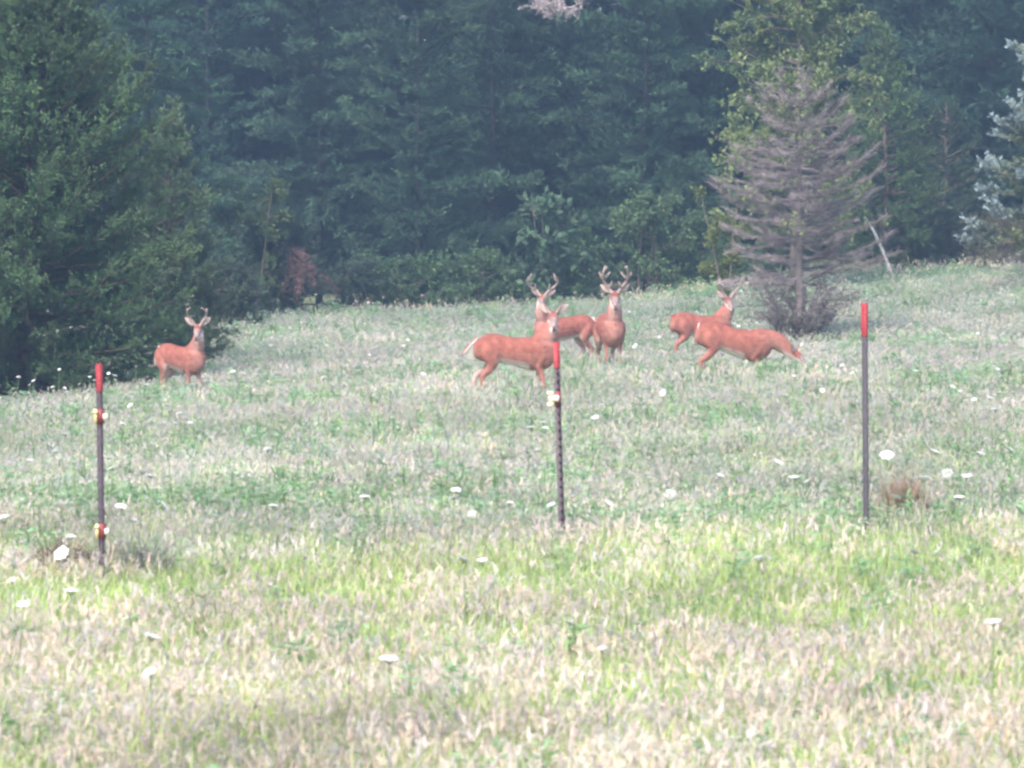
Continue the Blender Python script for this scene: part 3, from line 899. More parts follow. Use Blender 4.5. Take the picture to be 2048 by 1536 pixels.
# ------------------------------------------------------------------ steel fence posts
def t_post(label, px, y_base, y_top, x_top, tip_px, rz, insul, studs=True, base_col=(0.085, 0.06, 0.075), k=1.0):
    X, Y = px2ground(px, y_base)
    p = FPX / Y
    H = (y_base - y_top) / p
    root = thing('fence_post', label, 'fence post', plant_at(X, Y), 0, 'steel fence posts across the meadow')
    tilt = math.atan(((x_top - px) / p) / H)
    root.rotation_euler = (0, tilt, 0)
    R = np.array(Matrix.Rotation(rz, 3, 'Z'))
    def tee(z0, z1, fw, ft, sw, st):
        mb = MB()
        out_ = np.array([[-fw / 2, -ft], [fw / 2, -ft], [fw / 2, 0], [st / 2, 0.002], [st / 2 * 0.8, sw], [-st / 2 * 0.8, sw], [-st / 2, 0.002], [-fw / 2, 0]])
        m = len(out_)
        zs = np.linspace(z0, z1, 2)
        V = np.concatenate([np.column_stack([out_, np.full(m, z)]) for z in zs]) @ R.T
        j = np.arange(m)
        Q = np.stack([j, (j + 1) % m, m + (j + 1) % m, m + j], -1)
        mb.add(V, Q)
        top = m + np.arange(m)
        mb.F.setdefault(4, []).append(np.array([[top[0], top[1], top[2], top[7]], [top[7], top[2], top[3], top[6]], [top[6], top[3], top[4], top[5]]]))
        return mb
    tip = tip_px / p
    mb = tee(-0.35, H - tip * 0.5, 0.040 * k, 0.006, 0.034 * k, 0.008)
    for i in range(len(mb.C)):
        mb.C[i][:] = base_col
    obj('shaft', mb.mesh('shaft'), M_STEEL, root)
    mb = tee(H - tip, H, 0.043 * k, 0.0085, 0.037 * k, 0.011)
    for i in range(len(mb.C)):
        mb.C[i][:] = (0.37, 0.045, 0.055)
    obj('painted_tip', mb.mesh('painted_tip'), M_STEEL, root, label='bright red painted post top')
    if studs:
        mb = MB()
        for z in np.arange(0.06, H - tip - 0.02, 0.054):
            V, F = box((0, -0.0105, z), (0.013, 0.009, 0.017))
            mb.add(V @ R.T, F, (0.06, 0.04, 0.05))
        obj('studs', mb.mesh('studs'), M_STEEL, root, kind='stuff')
    for yi, hi, kind in insul:
        z = (y_base - yi) / p; h = hi / p
        # a moulded wire insulator: a jaw round the post, a tongue to the left, a block to the right
        g = MB()
        g.add(*[v if i_ else v @ R.T for i_, v in enumerate(box((0, -0.004, z), (0.036, 0.026, h * 0.98)))], (0.27, 0.055, 0.06) if kind == 'band' else (0.26, 0.055, 0.06))
        o = obj('insulator', g.mesh('insulator'), M_PLASTIC, root)
        g = MB()
        if kind == 'band':
            g.add(*box((-0.027, -0.012, z), (0.018, 0.020, h)), (0.86, 0.66, 0.34))
            g.add(*box((-0.026, -0.020, z + h * 0.30), (0.026, 0.012, h * 0.22)), (0.86, 0.68, 0.38))
            obj('tongue', g.mesh('tongue'), M_PLASTIC, o, label='yellow insulator tongue')
            g = MB(); g.add(*box((0.029, -0.006, z - h * 0.03), (0.024, 0.024, h * 0.40)), (0.88, 0.82, 0.70))
            obj('wire_block', g.mesh('wire_block'), M_PLASTIC, o, label='white insulator block')
        else:
            g.add(*box((-0.048, -0.020, z + h * 0.38), (0.044, 0.024, h * 0.24)), (0.88, 0.80, 0.62))
            g.add(*box((-0.040, -0.016, z), (0.038, 0.024, h * 0.56)), (0.88, 0.78, 0.55))
            g.add(*box((-0.050, -0.020, z - h * 0.38), (0.040, 0.024, h * 0.24)), (0.88, 0.78, 0.55))
            obj('tongue', g.mesh('tongue'), M_PLASTIC, o, label='yellow insulator tongue')
            g = MB(); g.add(*box((-0.006, -0.028, z + h * 0.02), (0.030, 0.020, h * 0.40)), (0.88, 0.84, 0.76))
            obj('wire_block', g.mesh('wire_block'), M_PLASTIC, o, label='white insulator block')
t_post('left steel fence post with red top and two yellow insulators', 204, 1192, 728, 199, 55, 0.9, [(833, 30, 'band'), (1063, 30, 'band')], studs=False, k=0.8)
t_post('middle studded steel fence post with one pale insulator in front of the deer', 1125, 1104, 684, 1112, 52, 0.25, [(797, 30, 'side')])
t_post('tall right steel fence post with red top and no insulator', 1736, 1108, 606, 1731, 67, 1.0, [], studs=False, base_col=(0.085, 0.075, 0.085), k=0.85)

# ------------------------------------------------------------------ white wild carrot flowers
def umbel(seed, kind):
    rng = np.random.default_rng(seed)
    mb = MB()
    R = 0.042
    if kind == 'ball':
        n = 60
        D = unit(rng.normal(size=(n, 3)))
        for d in D:
            s = unit(np.cross(d, rng.normal(size=3))); t = np.cross(d, s)
            c = d * 0.032 + np.array([0, 0, 0.02])
            V = np.vstack([c + d * 0.006, [c + 0.010 * (math.cos(a) * s + math.sin(a) * t) for a in np.arange(5) * 1.2566]])
            mb.add(V, np.array([[0, i + 1, (i + 1) % 5 + 1] for i in range(5)]), (0.78, 0.77, 0.72))
    else:
        dome = {'flat': 0.006, 'dome': 0.018, 'cup': -0.012}[kind]
        n = 34
        for k in range(n):
            r = R * math.sqrt((k + 0.5) / n) * rng.uniform(0.92, 1.08); a = k * 2.39996
            c = np.array([r * math.cos(a), r * math.sin(a), 0.03 + dome * (1 - (r / R) ** 2) + rng.normal() * 0.0015])
            rr = rng.uniform(0.008, 0.0115)
            V = np.vstack([c + [0, 0, 0.005], [c + rr * np.array([math.cos(b), math.sin(b), 0]) for b in np.arange(6) * 1.0472 + rng.random()]])
            mb.add(V, np.array([[0, i + 1, (i + 1) % 6 + 1] for i in range(6)]), np.array([0.82, 0.83, 0.80]) * rng.uniform(0.93, 1.03))
        for k in range(10):
            a = k * 0.628
            mb.add(*tube(np.array([[0, 0, 0], [R * 0.7 * math.cos(a), R * 0.7 * math.sin(a), 0.026]]), [0.002, 0.0015], 3, False), (0.25, 0.32, 0.16))
    return mb.mesh('umbel')
UM = {k: [umbel(600 + 10 * i + j, k) for j in range(2)] for i, k in enumerate(('flat', 'dome', 'cup', 'ball'))}
STEMS = []
for k in range(4):
    r_ = np.random.default_rng(650 + k)
    mb = MB()
    bend = r_.normal(0, 0.05, 2)
    P = np.array([[-bend[0], -bend[1], -1.0], [-bend[0] * 0.4, -bend[1] * 0.4, -0.5], [0, 0, 0.0]])
    mb.add(*tube(P, [0.004, 0.0035, 0.0025], 4), (0.2, 0.28, 0.13))
    STEMS.append(mb.mesh('stem'))
FG = 'white wild carrot flowers in the meadow'
def flower(X, Y, up, kind, size, tilt, label, group):
    g = float(gz(X, Y))
    root = thing('wild_carrot_flower', label, 'flower', (X, Y, g), 0, group)
    st = STEMS[int(RNG.integers(0, 4))]
    o = obj('stem', st, M_PETAL, root); o.location = (0, 0, up); o.scale = (1, 1, up + 0.02)
    u = obj('umbel', UM[kind][int(RNG.integers(0, 2))], M_PETAL, root)
    u.location = (0, 0, up); u.scale = (size * 0.85, size * 0.85, size * 0.85)
    u.rotation_euler = (tilt[0], tilt[1], float(RNG.random() * 6.28))
special = [
    (125, 1113, 'flat', 1.1, (0.9, -0.2), 'large white flower head leaning over the brown clump by the left post'),
    (8, 1048, 'dome', 1.2, (0.35, 0.15), 'white flower head cut by the left picture edge'),
    (322, 1018, 'flat', 1.0, (0.8, 0.5), 'tilted white flower head right of the left post'),
    (336, 894, 'flat', 0.85, (1.2, 0), 'round white flower head facing the camera, between lone deer and left post'),
    (795, 953, 'flat', 0.75, (1.0, 0.2), 'white flower head facing the camera left of the middle post'),
    (1249, 948, 'flat', 0.7, (0.9, 0.4), 'white flower head right of the middle post'),
    (1556, 931, 'flat', 0.95, (0.5, 0.0), 'bright white flower head left of the right post'),
    (1775, 917, 'flat', 1.25, (0.25, -0.6), 'slanting white flower head above the reddish grass clump'),
    (1342, 998, 'ball', 1.25, (0, 0), 'big fuzzy round flower head between the middle and right posts'),
    (1896, 957, 'ball', 1.3, (0, 0), 'big round pale seed head at the far right'),
    (1848, 965, 'flat', 1.15, (0.2, 0.1), 'flat white flower head touching the round seed head'),
    (1215, 1014, 'flat', 0.95, (0.3, 0.55), 'slanting white flower head below the middle post on the right'),
    (945, 1036, 'ball', 1.0, (0, 0), 'round pale flower head in the cluster left of the middle post'),
    (1328, 787, 'flat', 0.95, (1.3, 0), 'small round white flower head below the deer facing the camera'),
    (777, 1331, 'flat', 0.95, (0.12, 0.1), 'thin flat white flower head low in the foreground'),
    (1520, 1128, 'dome', 0.95, (0.2, 0.05), 'white flower head in the lime green grass below the right post'),
]
for px, py, kd, sz, tl, lab in special:
    up = 0.44 if py > 1000 else 0.56
    X, Y = px2ground(px, py, up)
    flower(X, Y, up, kd, sz, tl, lab, FG)
plain = [(265, 1046), (240, 1020), (430, 1040), (545, 1018), (580, 1062), (640, 1014), (912, 986), (908, 1001), (978, 1038), (1020, 1010), (1105, 1018), (730, 1000),
         (145, 905), (110, 908), (60, 924), (148, 931), (165, 872), (130, 874), (82, 881), (225, 941), (283, 950), (300, 957), (535, 905), (1087, 848), (1062, 859), (1091, 860),
         (1003, 859), (1280, 813), (1205, 812), (1300, 1022), (1440, 955), (1620, 968), (1870, 909), (1960, 915), (2020, 905), (1920, 785), (1950, 803), (1980, 800), (2000, 790),
         (1832, 745), (1628, 716), (1685, 734), (925, 1127), (965, 1127), (300, 1285), (302, 1356), (1205, 1308), (25, 1168), (45, 1217), (140, 1192), (140, 1080), (25, 1137),
         (1830, 1110), (1920, 1002), (1935, 958), (1590, 960), (1575, 975), (1790, 1000), (1990, 1255)]
for px, py in plain:
    up = 0.42 if py > 1000 else 0.54
    X, Y = px2ground(px, py, up)
    zone = ('small white flower head among the foreground grass in front of the posts' if Y < 25 else 'small white flower head in the meadow between the posts and the deer')
    flower(X, Y, up, random.choice(['flat', 'flat', 'dome', 'cup']), random.uniform(0.6, 1.0), (random.uniform(-0.1, 0.6), random.uniform(-0.3, 0.3)), zone, FG)
r_ = np.random.default_rng(88)
cnt = 0
while cnt < 220:
    Y = 34 + 66 * r_.random() ** 0.8; X = r_.uniform(-1, 1) * 0.132 * Y
    if fbm(X, Y, 7.0, 95) < r_.uniform(0.35, 0.6) or Y > 104 - 0.6 * max(0, -X) or math.hypot(X + 8.45, Y - 70.5) < 2.6:
        continue
    zone = ('small white flower head in the meadow between the posts and the deer' if Y < 55 else
            'tiny white flower head in the grass near the lone deer and the big cedar' if X < -3.2 else
            'tiny white flower head in the far grass between the lone deer and the deer pair' if X < -0.4 else
            'tiny white flower head in the far grass around the deer group' if X < 4.4 else
            'tiny white flower head in the rising grass right of the dead conifer' if Y > 78 else
            'tiny white flower head in the grass behind the right post')
    flower(float(X), float(Y), float(r_.uniform(0.46, 0.66)), ['flat', 'flat', 'dome', 'cup'][int(r_.integers(0, 4))], float(r_.uniform(0.5, 1.0)),
           (float(r_.uniform(-0.1, 0.7)), float(r_.uniform(-0.35, 0.35))), zone, FG)
    cnt += 1

# ------------------------------------------------------------------ deer
RED = np.array([0.295, 0.110, 0.086]); REDD = np.array([0.235, 0.084, 0.064]); TAN = np.array([0.41, 0.205, 0.17])
WHT = np.array([0.74, 0.68, 0.64]); GRY = np.array([0.32, 0.23, 0.225]); DRK = np.array([0.10, 0.06, 0.055]); PINK = np.array([0.55, 0.36, 0.33])

def resample(S, step):
    """S rows: centre xyz, side xyz, halfwidth, half-height up, half-height down -> smooth dense rows"""
    S = np.asarray(S, float)
    d = np.concatenate([[0], np.cumsum(np.maximum(np.linalg.norm(np.diff(S[:, :3], axis=0), axis=1), 1e-4))])
    n = max(4, int(d[-1] / step))
    t = np.linspace(0, d[-1], n)
    out_ = np.zeros((n, S.shape[1]))
    m = np.gradient(S, d, axis=0)
    i = np.clip(np.searchsorted(d, t, 'right') - 1, 0, len(d) - 2)
    h = (d[i + 1] - d[i])[:, None]; u = ((t - d[i])[:, None]) / h
    out_ = (2 * u**3 - 3 * u**2 + 1) * S[i] + (u**3 - 2 * u**2 + u) * h * m[i] + (-2 * u**3 + 3 * u**2) * S[i + 1] + (u**3 - u**2) * h * m[i + 1]
    out_[:, 6:] = np.maximum(out_[:, 6:], 0.004)
    return out_, t / d[-1]

def loft(mb, S, colf, n=20, step=0.022, power=2.0):
    D, t = resample(S, step)
    C = D[:, :3]; T = unit(np.gradient(C, axis=0))
    side = D[:, 3:6]; side = unit(side - T * (side * T).sum(1, keepdims=True))
    up = np.cross(T, side)
    th = np.arange(n) * 2 * math.pi / n
    cs, sn = np.cos(th), np.sin(th)
    hh = np.where(sn[None] > 0, D[:, 7:8], D[:, 8:9])
    V = C[:, None] + D[:, 6][:, None, None] * cs[None, :, None] * side[:, None] + (hh * sn[None])[..., None] * up[:, None]
    col = np.zeros((len(C), n, 3))
    for k in range(len(C)):
        for j in range(n):
            col[k, j] = colf(t[k], cs[j], sn[j])
    m = len(C)
    i = np.arange(m - 1)[:, None] * n; j = np.arange(n)[None]
    Q = np.stack([i + j, i + (j + 1) % n, i + n + (j + 1) % n, i + n + j], -1).reshape(-1, 4)
    jj_ = np.arange(n)
    VV = np.vstack([V.reshape(-1, 3), C[0], C[-1]])
    cc = np.vstack([col.reshape(-1, 3), col[0].mean(0), col[-1].mean(0)])
    T3 = np.vstack([np.stack([np.full(n, m * n), (jj_ + 1) % n, jj_], -1), np.stack([np.full(n, m * n + 1), (m - 1) * n + jj_, (m - 1) * n + (jj_ + 1) % n], -1)])
    mb.add(VV, [Q, T3], cc)

def mixc(a, b, w):
    w = min(1.0, max(0.0, w))
    return a * (1 - w) + b * w

def limb_rows(J, R, side=(0, 1, 0), flat=0.8):
    return [[*p, *side, r * flat, r, r] for p, r in zip(J, R)]

def deer(label, X, Y, heading, neck, head_at, hd, antler, size=1.0, legs=None, pitch=0.0, tail=(-0.25, -0.97), thick=1.0, seed=0, dark_tail=False, white_rump=False):
    """one deer. heading: direction of travel in the meadow (radians from +X); neck: way points; head_at: back of the skull; hd: muzzle direction; all in the animal's own frame"""
    rng = np.random.default_rng(seed)
    root = thing('deer', label, 'deer', plant_at(X, Y), heading, 'deer in the meadow')
    root.scale = (size, size, size)
    mb = MB()
    Yv = (0, 1, 0)
    cp, sp = math.cos(pitch), math.sin(pitch)
    def rp(p):                                   # body pitch about the hips
        x_, y_, z_ = p[0] + 0.35, p[1], p[2] - 0.78
        return (x_ * cp + z_ * sp - 0.35, y_, -x_ * sp + z_ * cp + 0.78)
    tor = [(-0.575, 0.83, 0.03, 0.04, 0.05), (-0.55, 0.82, 0.085, 0.09, 0.13), (-0.47, 0.795, 0.135, 0.155, 0.19), (-0.36, 0.785, 0.155, 0.182, 0.205), (-0.20, 0.765, 0.150, 0.178, 0.195),
           (0.0, 0.745, 0.172, 0.172, 0.225), (0.18, 0.74, 0.178, 0.182, 0.262), (0.34, 0.745, 0.158, 0.205, 0.262), (0.45, 0.765, 0.125, 0.17, 0.205), (0.52, 0.78, 0.075, 0.095, 0.12), (0.545, 0.785, 0.03, 0.04, 0.05)]
    rows = [[*rp((x_, 0, z_)), *Yv, w_ * thick * 1.05, u_ * 1.02, d_] for x_, z_, w_, u_, d_ in tor]
    def ctor(t, c, s):
        b_ = mixc(RED, REDD, (s - 0.55) * 2.0)
        b_ = mixc(b_, TAN, (-s + 0.05) * 0.85)
        edge = -0.62 if 0.16 < t < 0.66 else -0.99
        b_ = mixc(b_, WHT, (edge - s) * 4)
        return mixc(b_, TAN, (t - 0.72) * 2.2) if s < 0.5 else b_
    loft(mb, rows, ctor, 24)
    # head frame
    hd = unit(np.array(hd, float))
    hs = unit(np.cross([0, 0, 1], hd)) if abs(hd[2]) < 0.97 else np.array([0, 1.0, 0])
    hu = np.cross(hd, hs)
    O = np.array(head_at, float)
    def hp(f, s, u):
        return O + hd * f + hs * s + hu * u
    # neck
    npts = [np.array(rp((0.30, 0, 0.80)))] + [np.array(q_, float) for q_ in neck] + [hp(0.02, 0, -0.01), hp(0.06, 0, -0.01)]
    nr = np.interp(np.linspace(0, 1, len(npts)), [0, 0.3, 0.65, 1.0], [0.168, 0.124, 0.082, 0.060]) * (0.4 + 0.6 * thick)
    nw_ = np.interp(np.linspace(0, 1, len(npts)), [0, 0.3, 0.65, 1.0], [0.13, 0.10, 0.068, 0.055]) * thick
    rows = []
    for k, q_ in enumerate(npts):
        w_ = k / (len(npts) - 1)
        sv = unit(np.array(Yv) * (1 - w_) + hs * w_) if np.dot(hs, Yv) > -0.2 else unit(np.array([0.3, 1, 0]) * (1 - w_) + hs * w_)
        rows.append([*q_, *sv, nw_[k], nr[k], nr[k]])
    def cneck(t, c, s):
        b_ = mixc(RED, TAN, 0.55 - 0.5 * s)
        w_ = min(1.0, max(0.0, (-s - 0.15) * 1.6))
        b_ = mixc(b_, PINK, 0.35 * w_)
        return mixc(b_, WHT, w_ * min(1.0, max(0.0, (t - 0.55) * 4)) * 0.8)
    loft(mb, rows, cneck, 18)
    # head
    hr = [(-0.03, 0.0, 0.03, 0.035, 0.035), (0.0, 0.005, 0.055, 0.058, 0.055), (0.06, 0.005, 0.066, 0.066, 0.07), (0.115, -0.002, 0.062, 0.058, 0.068), (0.165, -0.014, 0.046, 0.045, 0.055),
          (0.215, -0.025, 0.036, 0.036, 0.042), (0.262, -0.032, 0.034, 0.032, 0.033), (0.292, -0.036, 0.028, 0.026, 0.026), (0.308, -0.038, 0.012, 0.012, 0.012)]
    rows = [[*hp(f_, 0, u_), *hs, w_, a1, a2] for f_, u_, w_, a1, a2 in hr]
    def chead(t, c, s):
        f_ = t * 0.338 - 0.03
        if f_ < 0.10:
            b_ = mixc(RED, REDD, 0.5) if s > -0.2 else TAN
        else:
            b_ = GRY if s > -0.3 else mixc(TAN, WHT, 0.5)
        if s < -0.45:
            b_ = WHT
        if 0.245 < f_ < 0.285 and s < 0.75:
            b_ = WHT
        if f_ >= 0.24 and s > 0.2 and abs(c) < 0.85:
            b_ = DRK * 1.2
        if 0.09 < f_ < 0.14 and abs(c) > 0.6 and abs(s) < 0.6:
            b_ = mixc(b_, WHT, 0.35)
        return b_
    loft(mb, rows, chead, 18, 0.012)
    ha = unit(np.array([hd[0], hd[1], -0.22 * math.hypot(hd[0], hd[1])])); hv = np.cross(ha, hs)
    # ears
    for sg in (-1, 1):
        e0 = hp(0.005, 0.045 * sg, 0.035)
        ed = unit(hs * sg * 0.80 + hv * (0.58 + 0.08 * rng.normal()) - ha * 0.10)
        ew = unit(np.cross(ed, ha)) * sg
        L = 0.205
        rows = []
        for t_, w_ in ((-0.05, 0.016), (0.1, 0.026), (0.3, 0.042), (0.5, 0.048), (0.7, 0.040), (0.88, 0.024), (1.0, 0.008)):
            rows.append([*(e0 + ed * L * t_ - ha * 0.012 * math.sin(max(t_, 0) * 3.1)), *ew, w_ * 1.25, 0.011, 0.011])
        nrm = np.cross(ed, ew)
        front = 1 if np.dot(nrm, ha) > 0 else -1
        def cear(t, c, s, front=front):
            if s * front > 0.0 and t > 0.15:
                return mixc(PINK, WHT, 0.35) if abs(c) < 0.85 else GRY
            return mixc(RED, GRY, 0.5)
        loft(mb, rows, cear, 14, 0.014)
    # legs
    L0 = dict(fl=(0.0, 0.0), fr=(0.0, 0.0), hl=(0.0, 0.0), hr=(0.0, 0.0))
    L0.update(legs or {})
    for nm, sg in (('fl', 1), ('fr', -1)):
        dx, dz = L0[nm]
        y_ = 0.085 * sg * thick
        J = [rp((0.33, y_ * 0.9, 0.80)), rp((0.345, y_ * 1.1, 0.68)), rp((0.30, y_ * 1.05, 0.53)), (0.325 + dx * 0.45, y_, 0.41), (0.335 + dx * 0.7, y_, 0.30), (0.325 + dx * 0.85, y_, 0.20), (0.32 + dx, y_, 0.09 + dz), (0.345 + dx, y_, 0.045 + dz), (0.365 + dx, y_, -0.01 + dz)]
        R_ = [0.11, 0.09, 0.056, 0.038, 0.035, 0.026, 0.027, 0.026, 0.030]
        def cleg(t, c, s, sg=sg):
            b_ = mixc(RED, TAN, t * 1.1)
            inner_ = (-c * sg)
            if t > 0.35 and inner_ > 0.35:
                b_ = mixc(b_, WHT, 0.4)
            return DRK if t > 0.965 else b_
        loft(mb, limb_rows(J, R_), cleg, 12, 0.02)
    for nm, sg in (('hl', 1), ('hr', -1)):
        dx, dz = L0[nm]
        y_ = 0.09 * sg * thick
        J = [(-0.38, y_ * 0.75, 0.83), (-0.385, y_ * 1.1, 0.72), (-0.33 + dx * 0.1, y_ * 1.2, 0.59), (-0.37 + dx * 0.4, y_ * 1.1, 0.49), (-0.475 + dx * 0.7, y_, 0.385), (-0.475 + dx * 0.8, y_, 0.32), (-0.46 + dx * 0.9, y_, 0.20), (-0.45 + dx, y_, 0.09 + dz), (-0.42 + dx, y_, 0.045 + dz), (-0.40 + dx, y_, -0.01 + dz)]
        R_ = [0.11, 0.12, 0.092, 0.058, 0.040, 0.036, 0.026, 0.027, 0.026, 0.030]
        def chleg(t, c, s, sg=sg):
            b_ = mixc(RED, TAN, t * 1.0)
            inner_ = (-c * sg)
            if t > 0.22 and inner_ > 0.3:
                b_ = mixc(b_, WHT, 0.3)
            if t > 0.25 and s > 0.6:
                b_ = mixc(b_, WHT, 0.25)
            return DRK if t > 0.97 else b_
        loft(mb, limb_rows(J, R_), chleg, 12, 0.02)
    # one skin over everything
    src = mb.mesh('body_src')
    kd = KDTree(mb.n)
    allV = np.concatenate(mb.V); allC = np.concatenate(mb.C)
    for i_, v in enumerate(allV):
        kd.insert(v, i_)
    kd.balance()
    tmp = bpy.data.objects.new('body_tmp', src)
    COL.objects.link(tmp)
    md = tmp.modifiers.new('skin', 'REMESH'); md.mode = 'VOXEL'; md.voxel_size = 0.0115; md.use_smooth_shade = True
    sm = tmp.modifiers.new('smooth', 'SMOOTH'); sm.factor = 0.5; sm.iterations = 4
    dg = bpy.context.evaluated_depsgraph_get()
    me = bpy.data.meshes.new_from_object(tmp.evaluated_get(dg))
    bpy.data.objects.remove(tmp); bpy.data.meshes.remove(src)
    me.name = 'body'
    me.materials.clear()
    for an in [a.name for a in me.attributes if a.name == 'col']:
        me.attributes.remove(me.attributes[an])
    a = me.attributes.new('col', 'FLOAT_COLOR', 'POINT')
    cc = np.ones((len(me.vertices), 4), np.float32)
    for i_, v in enumerate(me.vertices):
        acc = np.zeros(3); ws = 0
        for _, ix, dist in kd.find_n(v.co, 4):
            w_ = 1 / (dist + 0.006) ** 2
            acc += allC[ix] * w_; ws += w_
        cc[i_, :3] = acc / ws
    a.data.foreach_set('color', cc.ravel())
    body = obj('body', me, M_FUR, root)
    # eyes, nose
    for sg in (-1, 1):
        g = MB()
        c = hp(0.112, 0.058 * sg, 0.014)
        P = [c - hs * sg * 0.012, c - hs * sg * 0.006, c + hs * sg * 0.004, c + hs * sg * 0.009]
        g.add(*tube(np.array(P), [0.008, 0.016, 0.014, 0.004], 10), (0.02, 0.015, 0.015))
        obj('eye', g.mesh('eye', True), M_WET, root)
    g = MB()
    g.add(*tube(np.array([hp(0.284, 0, -0.022), hp(0.298, 0, -0.026), hp(0.312, 0, -0.032), hp(0.316, 0, -0.036)]), [0.016, 0.024, 0.020, 0.006], 10), (0.03, 0.02, 0.022))
    obj('nose', g.mesh('nose', True), M_WET, root)
    # tail: brown above, white fringe below
    tb = np.array(rp((-0.555, 0, 0.89)))
    td = unit(np.array([tail[0], 0.0, tail[1]]))
    g = MB()
    rows = []
    for t_, w_, h_ in ((-0.1, 0.025, 0.022), (0.12, 0.036, 0.026), (0.45, 0.052, 0.028), (0.75, 0.046, 0.024), (0.95, 0.022, 0.014), (1.0, 0.006, 0.006)):
        rows.append([*(tb + td * 0.30 * t_ + np.array([-0.02 * math.sin(max(t_, 0) * 3), 0, 0])), 0, 1, 0, w_, h_, h_])
    outw = np.cross(td, [0, 1, 0])
    flip = 1 if outw[0] < 0 or (abs(outw[0]) < 1e-3) else -1
    loft(g, rows, lambda t, c, s: WHT * 1.05 if (s * flip < 0.15 or abs(c) > 0.95) and not dark_tail else RED, 14, 0.015)
    obj('tail', g.mesh('tail', True), M_FUR, root, label='tail with white fringe')
    # antlers
    if antler:
        r0 = antler.get('r', 0.017) * 1.15
        for sg in (-1, 1):
            g = MB()
            def ap(q_):
                return hp(0.045, 0.033 * sg, 0.045) + hs * sg * (q_[0] - 0.033) + hv * (q_[1] - 0.045) + ha * q_[2]
            pts = [ap((0.033, 0.045, 0.0))] + [ap(q_) for q_ in antler['beam']]
            S_ = np.array([[*q_, 0, 0, 1, 1, 1, 1] for q_ in pts])
            D_, t_ = resample(S_, 0.02)
            g.add(*tube(D_[:, :3], np.interp(t_, [0, 0.1, 0.8, 1], [r0 * 1.25, r0, r0 * 0.8, r0 * 0.45]), 8), np.array([0.38, 0.29, 0.27]) * rng.uniform(0.9, 1.1))
            for k_, (at_, vec, ln) in enumerate(antler.get('tines', [])):
                i_ = int(at_ * (len(D_) - 1)); p0 = D_[i_, :3]
                v_ = unit(hs * sg * vec[0] + hv * vec[1] + ha * vec[2])
                P = np.array([p0, p0 + v_ * ln * 0.5, p0 + v_ * ln * 0.9 + hv * ln * 0.15, p0 + v_ * ln + hv * ln * 0.25])
                tv, tf = tube(P, [r0 * 0.85, r0 * 0.75, r0 * 0.5, r0 * 0.25], 7)
                g.add(tv, tf, np.array([0.44, 0.34, 0.32]))
            obj('antler', g.mesh('antler', True), M_VELVET, root)
    return root

def at(px, p):
    return (px - 1024) / p, FPX / p
R_ = math.radians
LYRE = dict(beam=[(0.075, 0.12, -0.02), (0.135, 0.20, -0.02), (0.150, 0.28, 0.02), (0.120, 0.345, 0.07), (0.085, 0.375, 0.10)], tines=[(0.62, (0.1, 0.9, -0.3), 0.07)], r=0.016)
WIDE = dict(beam=[(0.10, 0.13, -0.04), (0.20, 0.20, -0.05), (0.255, 0.28, 0.0), (0.245, 0.37, 0.07), (0.20, 0.43, 0.13)], tines=[(0.30, (-0.1, 0.9, 0.5), 0.10), (0.62, (-0.45, 0.9, 0.1), 0.15)], r=0.019)
TALL = dict(beam=[(0.085, 0.12, -0.03), (0.155, 0.21, -0.03), (0.185, 0.31, 0.02), (0.165, 0.41, 0.08), (0.13, 0.47, 0.12)], tines=[(0.22, (-0.4, 0.8, 0.6), 0.11), (0.48, (0.45, 0.7, 0.2), 0.12), (0.52, (-0.75, 0.6, 0.1), 0.13), (0.75, (-0.3, 1, 0), 0.10)], r=0.021)
VEE = dict(beam=[(0.09, 0.13, -0.02), (0.165, 0.22, -0.02), (0.215, 0.29, 0.0), (0.20, 0.36, 0.05), (0.165, 0.40, 0.10)], tines=[(0.62, (0.1, 0.95, 0.0), 0.12)], r=0.017)
SPIKE = dict(beam=[(0.075, 0.11, -0.03), (0.125, 0.19, -0.03), (0.135, 0.26, 0.0), (0.10, 0.31, 0.05)], tines=[], r=0.011)

# lone deer by the cedar: three-quarter view, chest to the right, looking at the camera
X, Y = at(362, 126)
deer('lone antlered deer at left beside the big cedar, looking at the camera', X, Y, R_(-47), [(0.44, -0.01, 0.98), (0.50, -0.04, 1.10)], (0.50, -0.05, 1.235), (0.55, -0.61, -0.62), LYRE, 1.0, seed=1,
     legs=dict(fl=(0.05, 0), fr=(-0.08, 0), hl=(-0.06, 0), hr=(0.12, 0)))
# side-on deer in front, tail out, head turned to the camera
X, Y = at(1034, 152)
deer('slender spike antlered deer standing side on behind the middle post, white tail out', X, Y, R_(-4), [(0.43, 0.0, 0.99), (0.475, 0.02, 1.10)], (0.485, 0.08, 1.225), (0.10, -0.78, -0.62), SPIKE, 0.97, seed=2,
     legs=dict(fl=(-0.08, 0), fr=(0.04, 0), hl=(-0.14, 0), hr=(0.02, 0)), tail=(-0.62, -0.78), thick=0.95, white_rump=True)
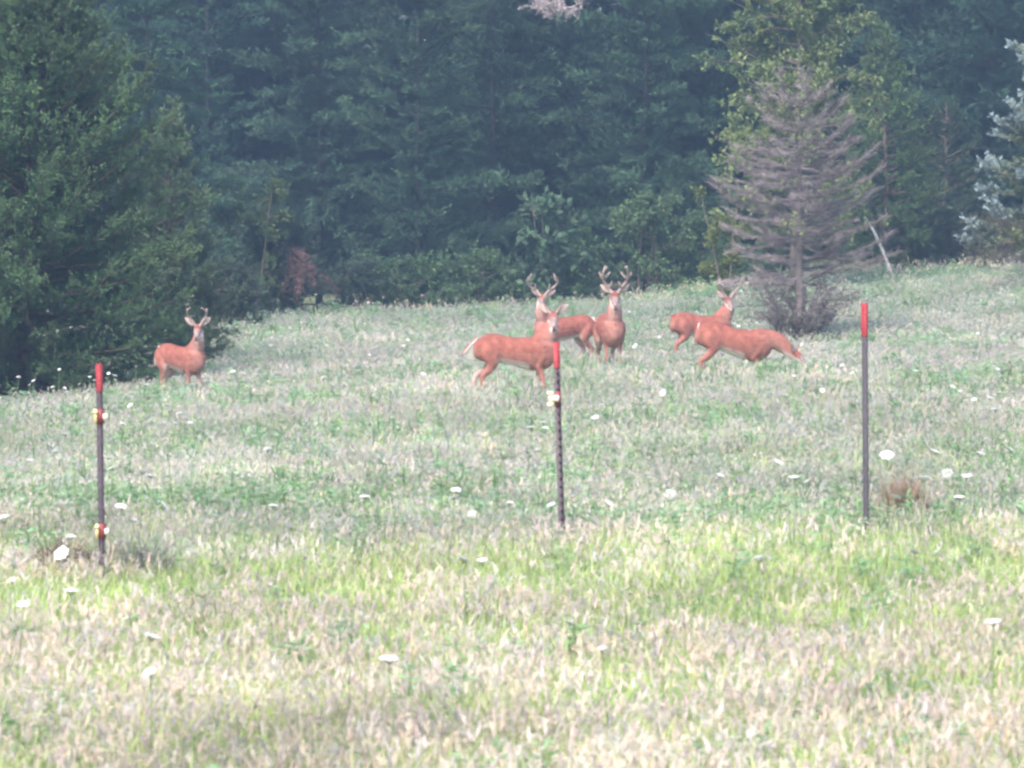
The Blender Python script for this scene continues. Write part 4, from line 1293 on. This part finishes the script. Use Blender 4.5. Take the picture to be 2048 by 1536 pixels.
# wide antlers, chest to the left, body reaching right behind its neighbours
X, Y = at(1128, 118)
deer('wide antlered deer behind the side on deer, neck raised above it', X, Y, R_(205), [(0.42, 0.03, 1.0), (0.45, 0.06, 1.13)], (0.44, 0.07, 1.27), (0.32, 0.72, -0.60), WIDE, 1.0, seed=3,
     legs=dict(fl=(0.05, 0), hr=(0.08, 0)), thick=1.05)
# facing the camera head-on
X, Y = at(1220, 127)
deer('heavy antlered deer facing the camera head on, right of the middle post', X, Y, R_(-83), [(0.42, 0.0, 0.99), (0.47, 0.0, 1.12)], (0.46, 0.0, 1.255), (0.76, -0.05, -0.66), TALL, 1.08, seed=4,
     legs=dict(fl=(0.03, 0), fr=(-0.04, 0), hl=(0.05, 0), hr=(-0.05, 0)), thick=1.08)
# rear right deer, rump to the left, head raised behind the grazing one
X, Y = at(1404, 114)
deer('antlered deer behind the grazing deer, rump to the left, looking right', X, Y, R_(18), [(0.46, -0.01, 0.97), (0.50, -0.03, 1.08)], (0.47, 0.0, 1.19), (0.10, -0.80, -0.58), VEE, 1.0, seed=5, dark_tail=True,
     legs=dict(hl=(0.05, 0), hr=(-0.06, 0)), pitch=0.05, tail=(0.02, -1.0))
# grazing deer, head down to the right
X, Y = at(1471, 138)
deer('grazing deer with lowered head and no antlers, nearest the dead conifer', X, Y, R_(3), [(0.60, 0.0, 0.68), (0.75, -0.01, 0.57)], (0.85, -0.03, 0.50), (0.74, -0.34, -0.55), None, 1.0, seed=6,
     legs=dict(fl=(0.03, 0), fr=(-0.06, 0), hl=(0.02, 0), hr=(-0.06, 0)), pitch=0.14, tail=(-0.10, -0.99), white_rump=True)

# ------------------------------------------------------------------ haze
hm, nt, out = new_mat('pale_air')
pv = N(nt, 'ShaderNodeVolumePrincipled')
pv.inputs['Color'].default_value = (0.44, 0.66, 1.0, 1)
pv.inputs['Density'].default_value = HAZE_DENSITY
pv.inputs['Anisotropy'].default_value = 0.0
nt.links.new(pv.outputs[0], out.inputs['Volume'])
V, F = box((0, 165, 16.0), (450, 520, 37.0))
obj('haze', mesh_np('haze', V, F), hm, kind='stuff', label='thin bluish haze over the meadow')
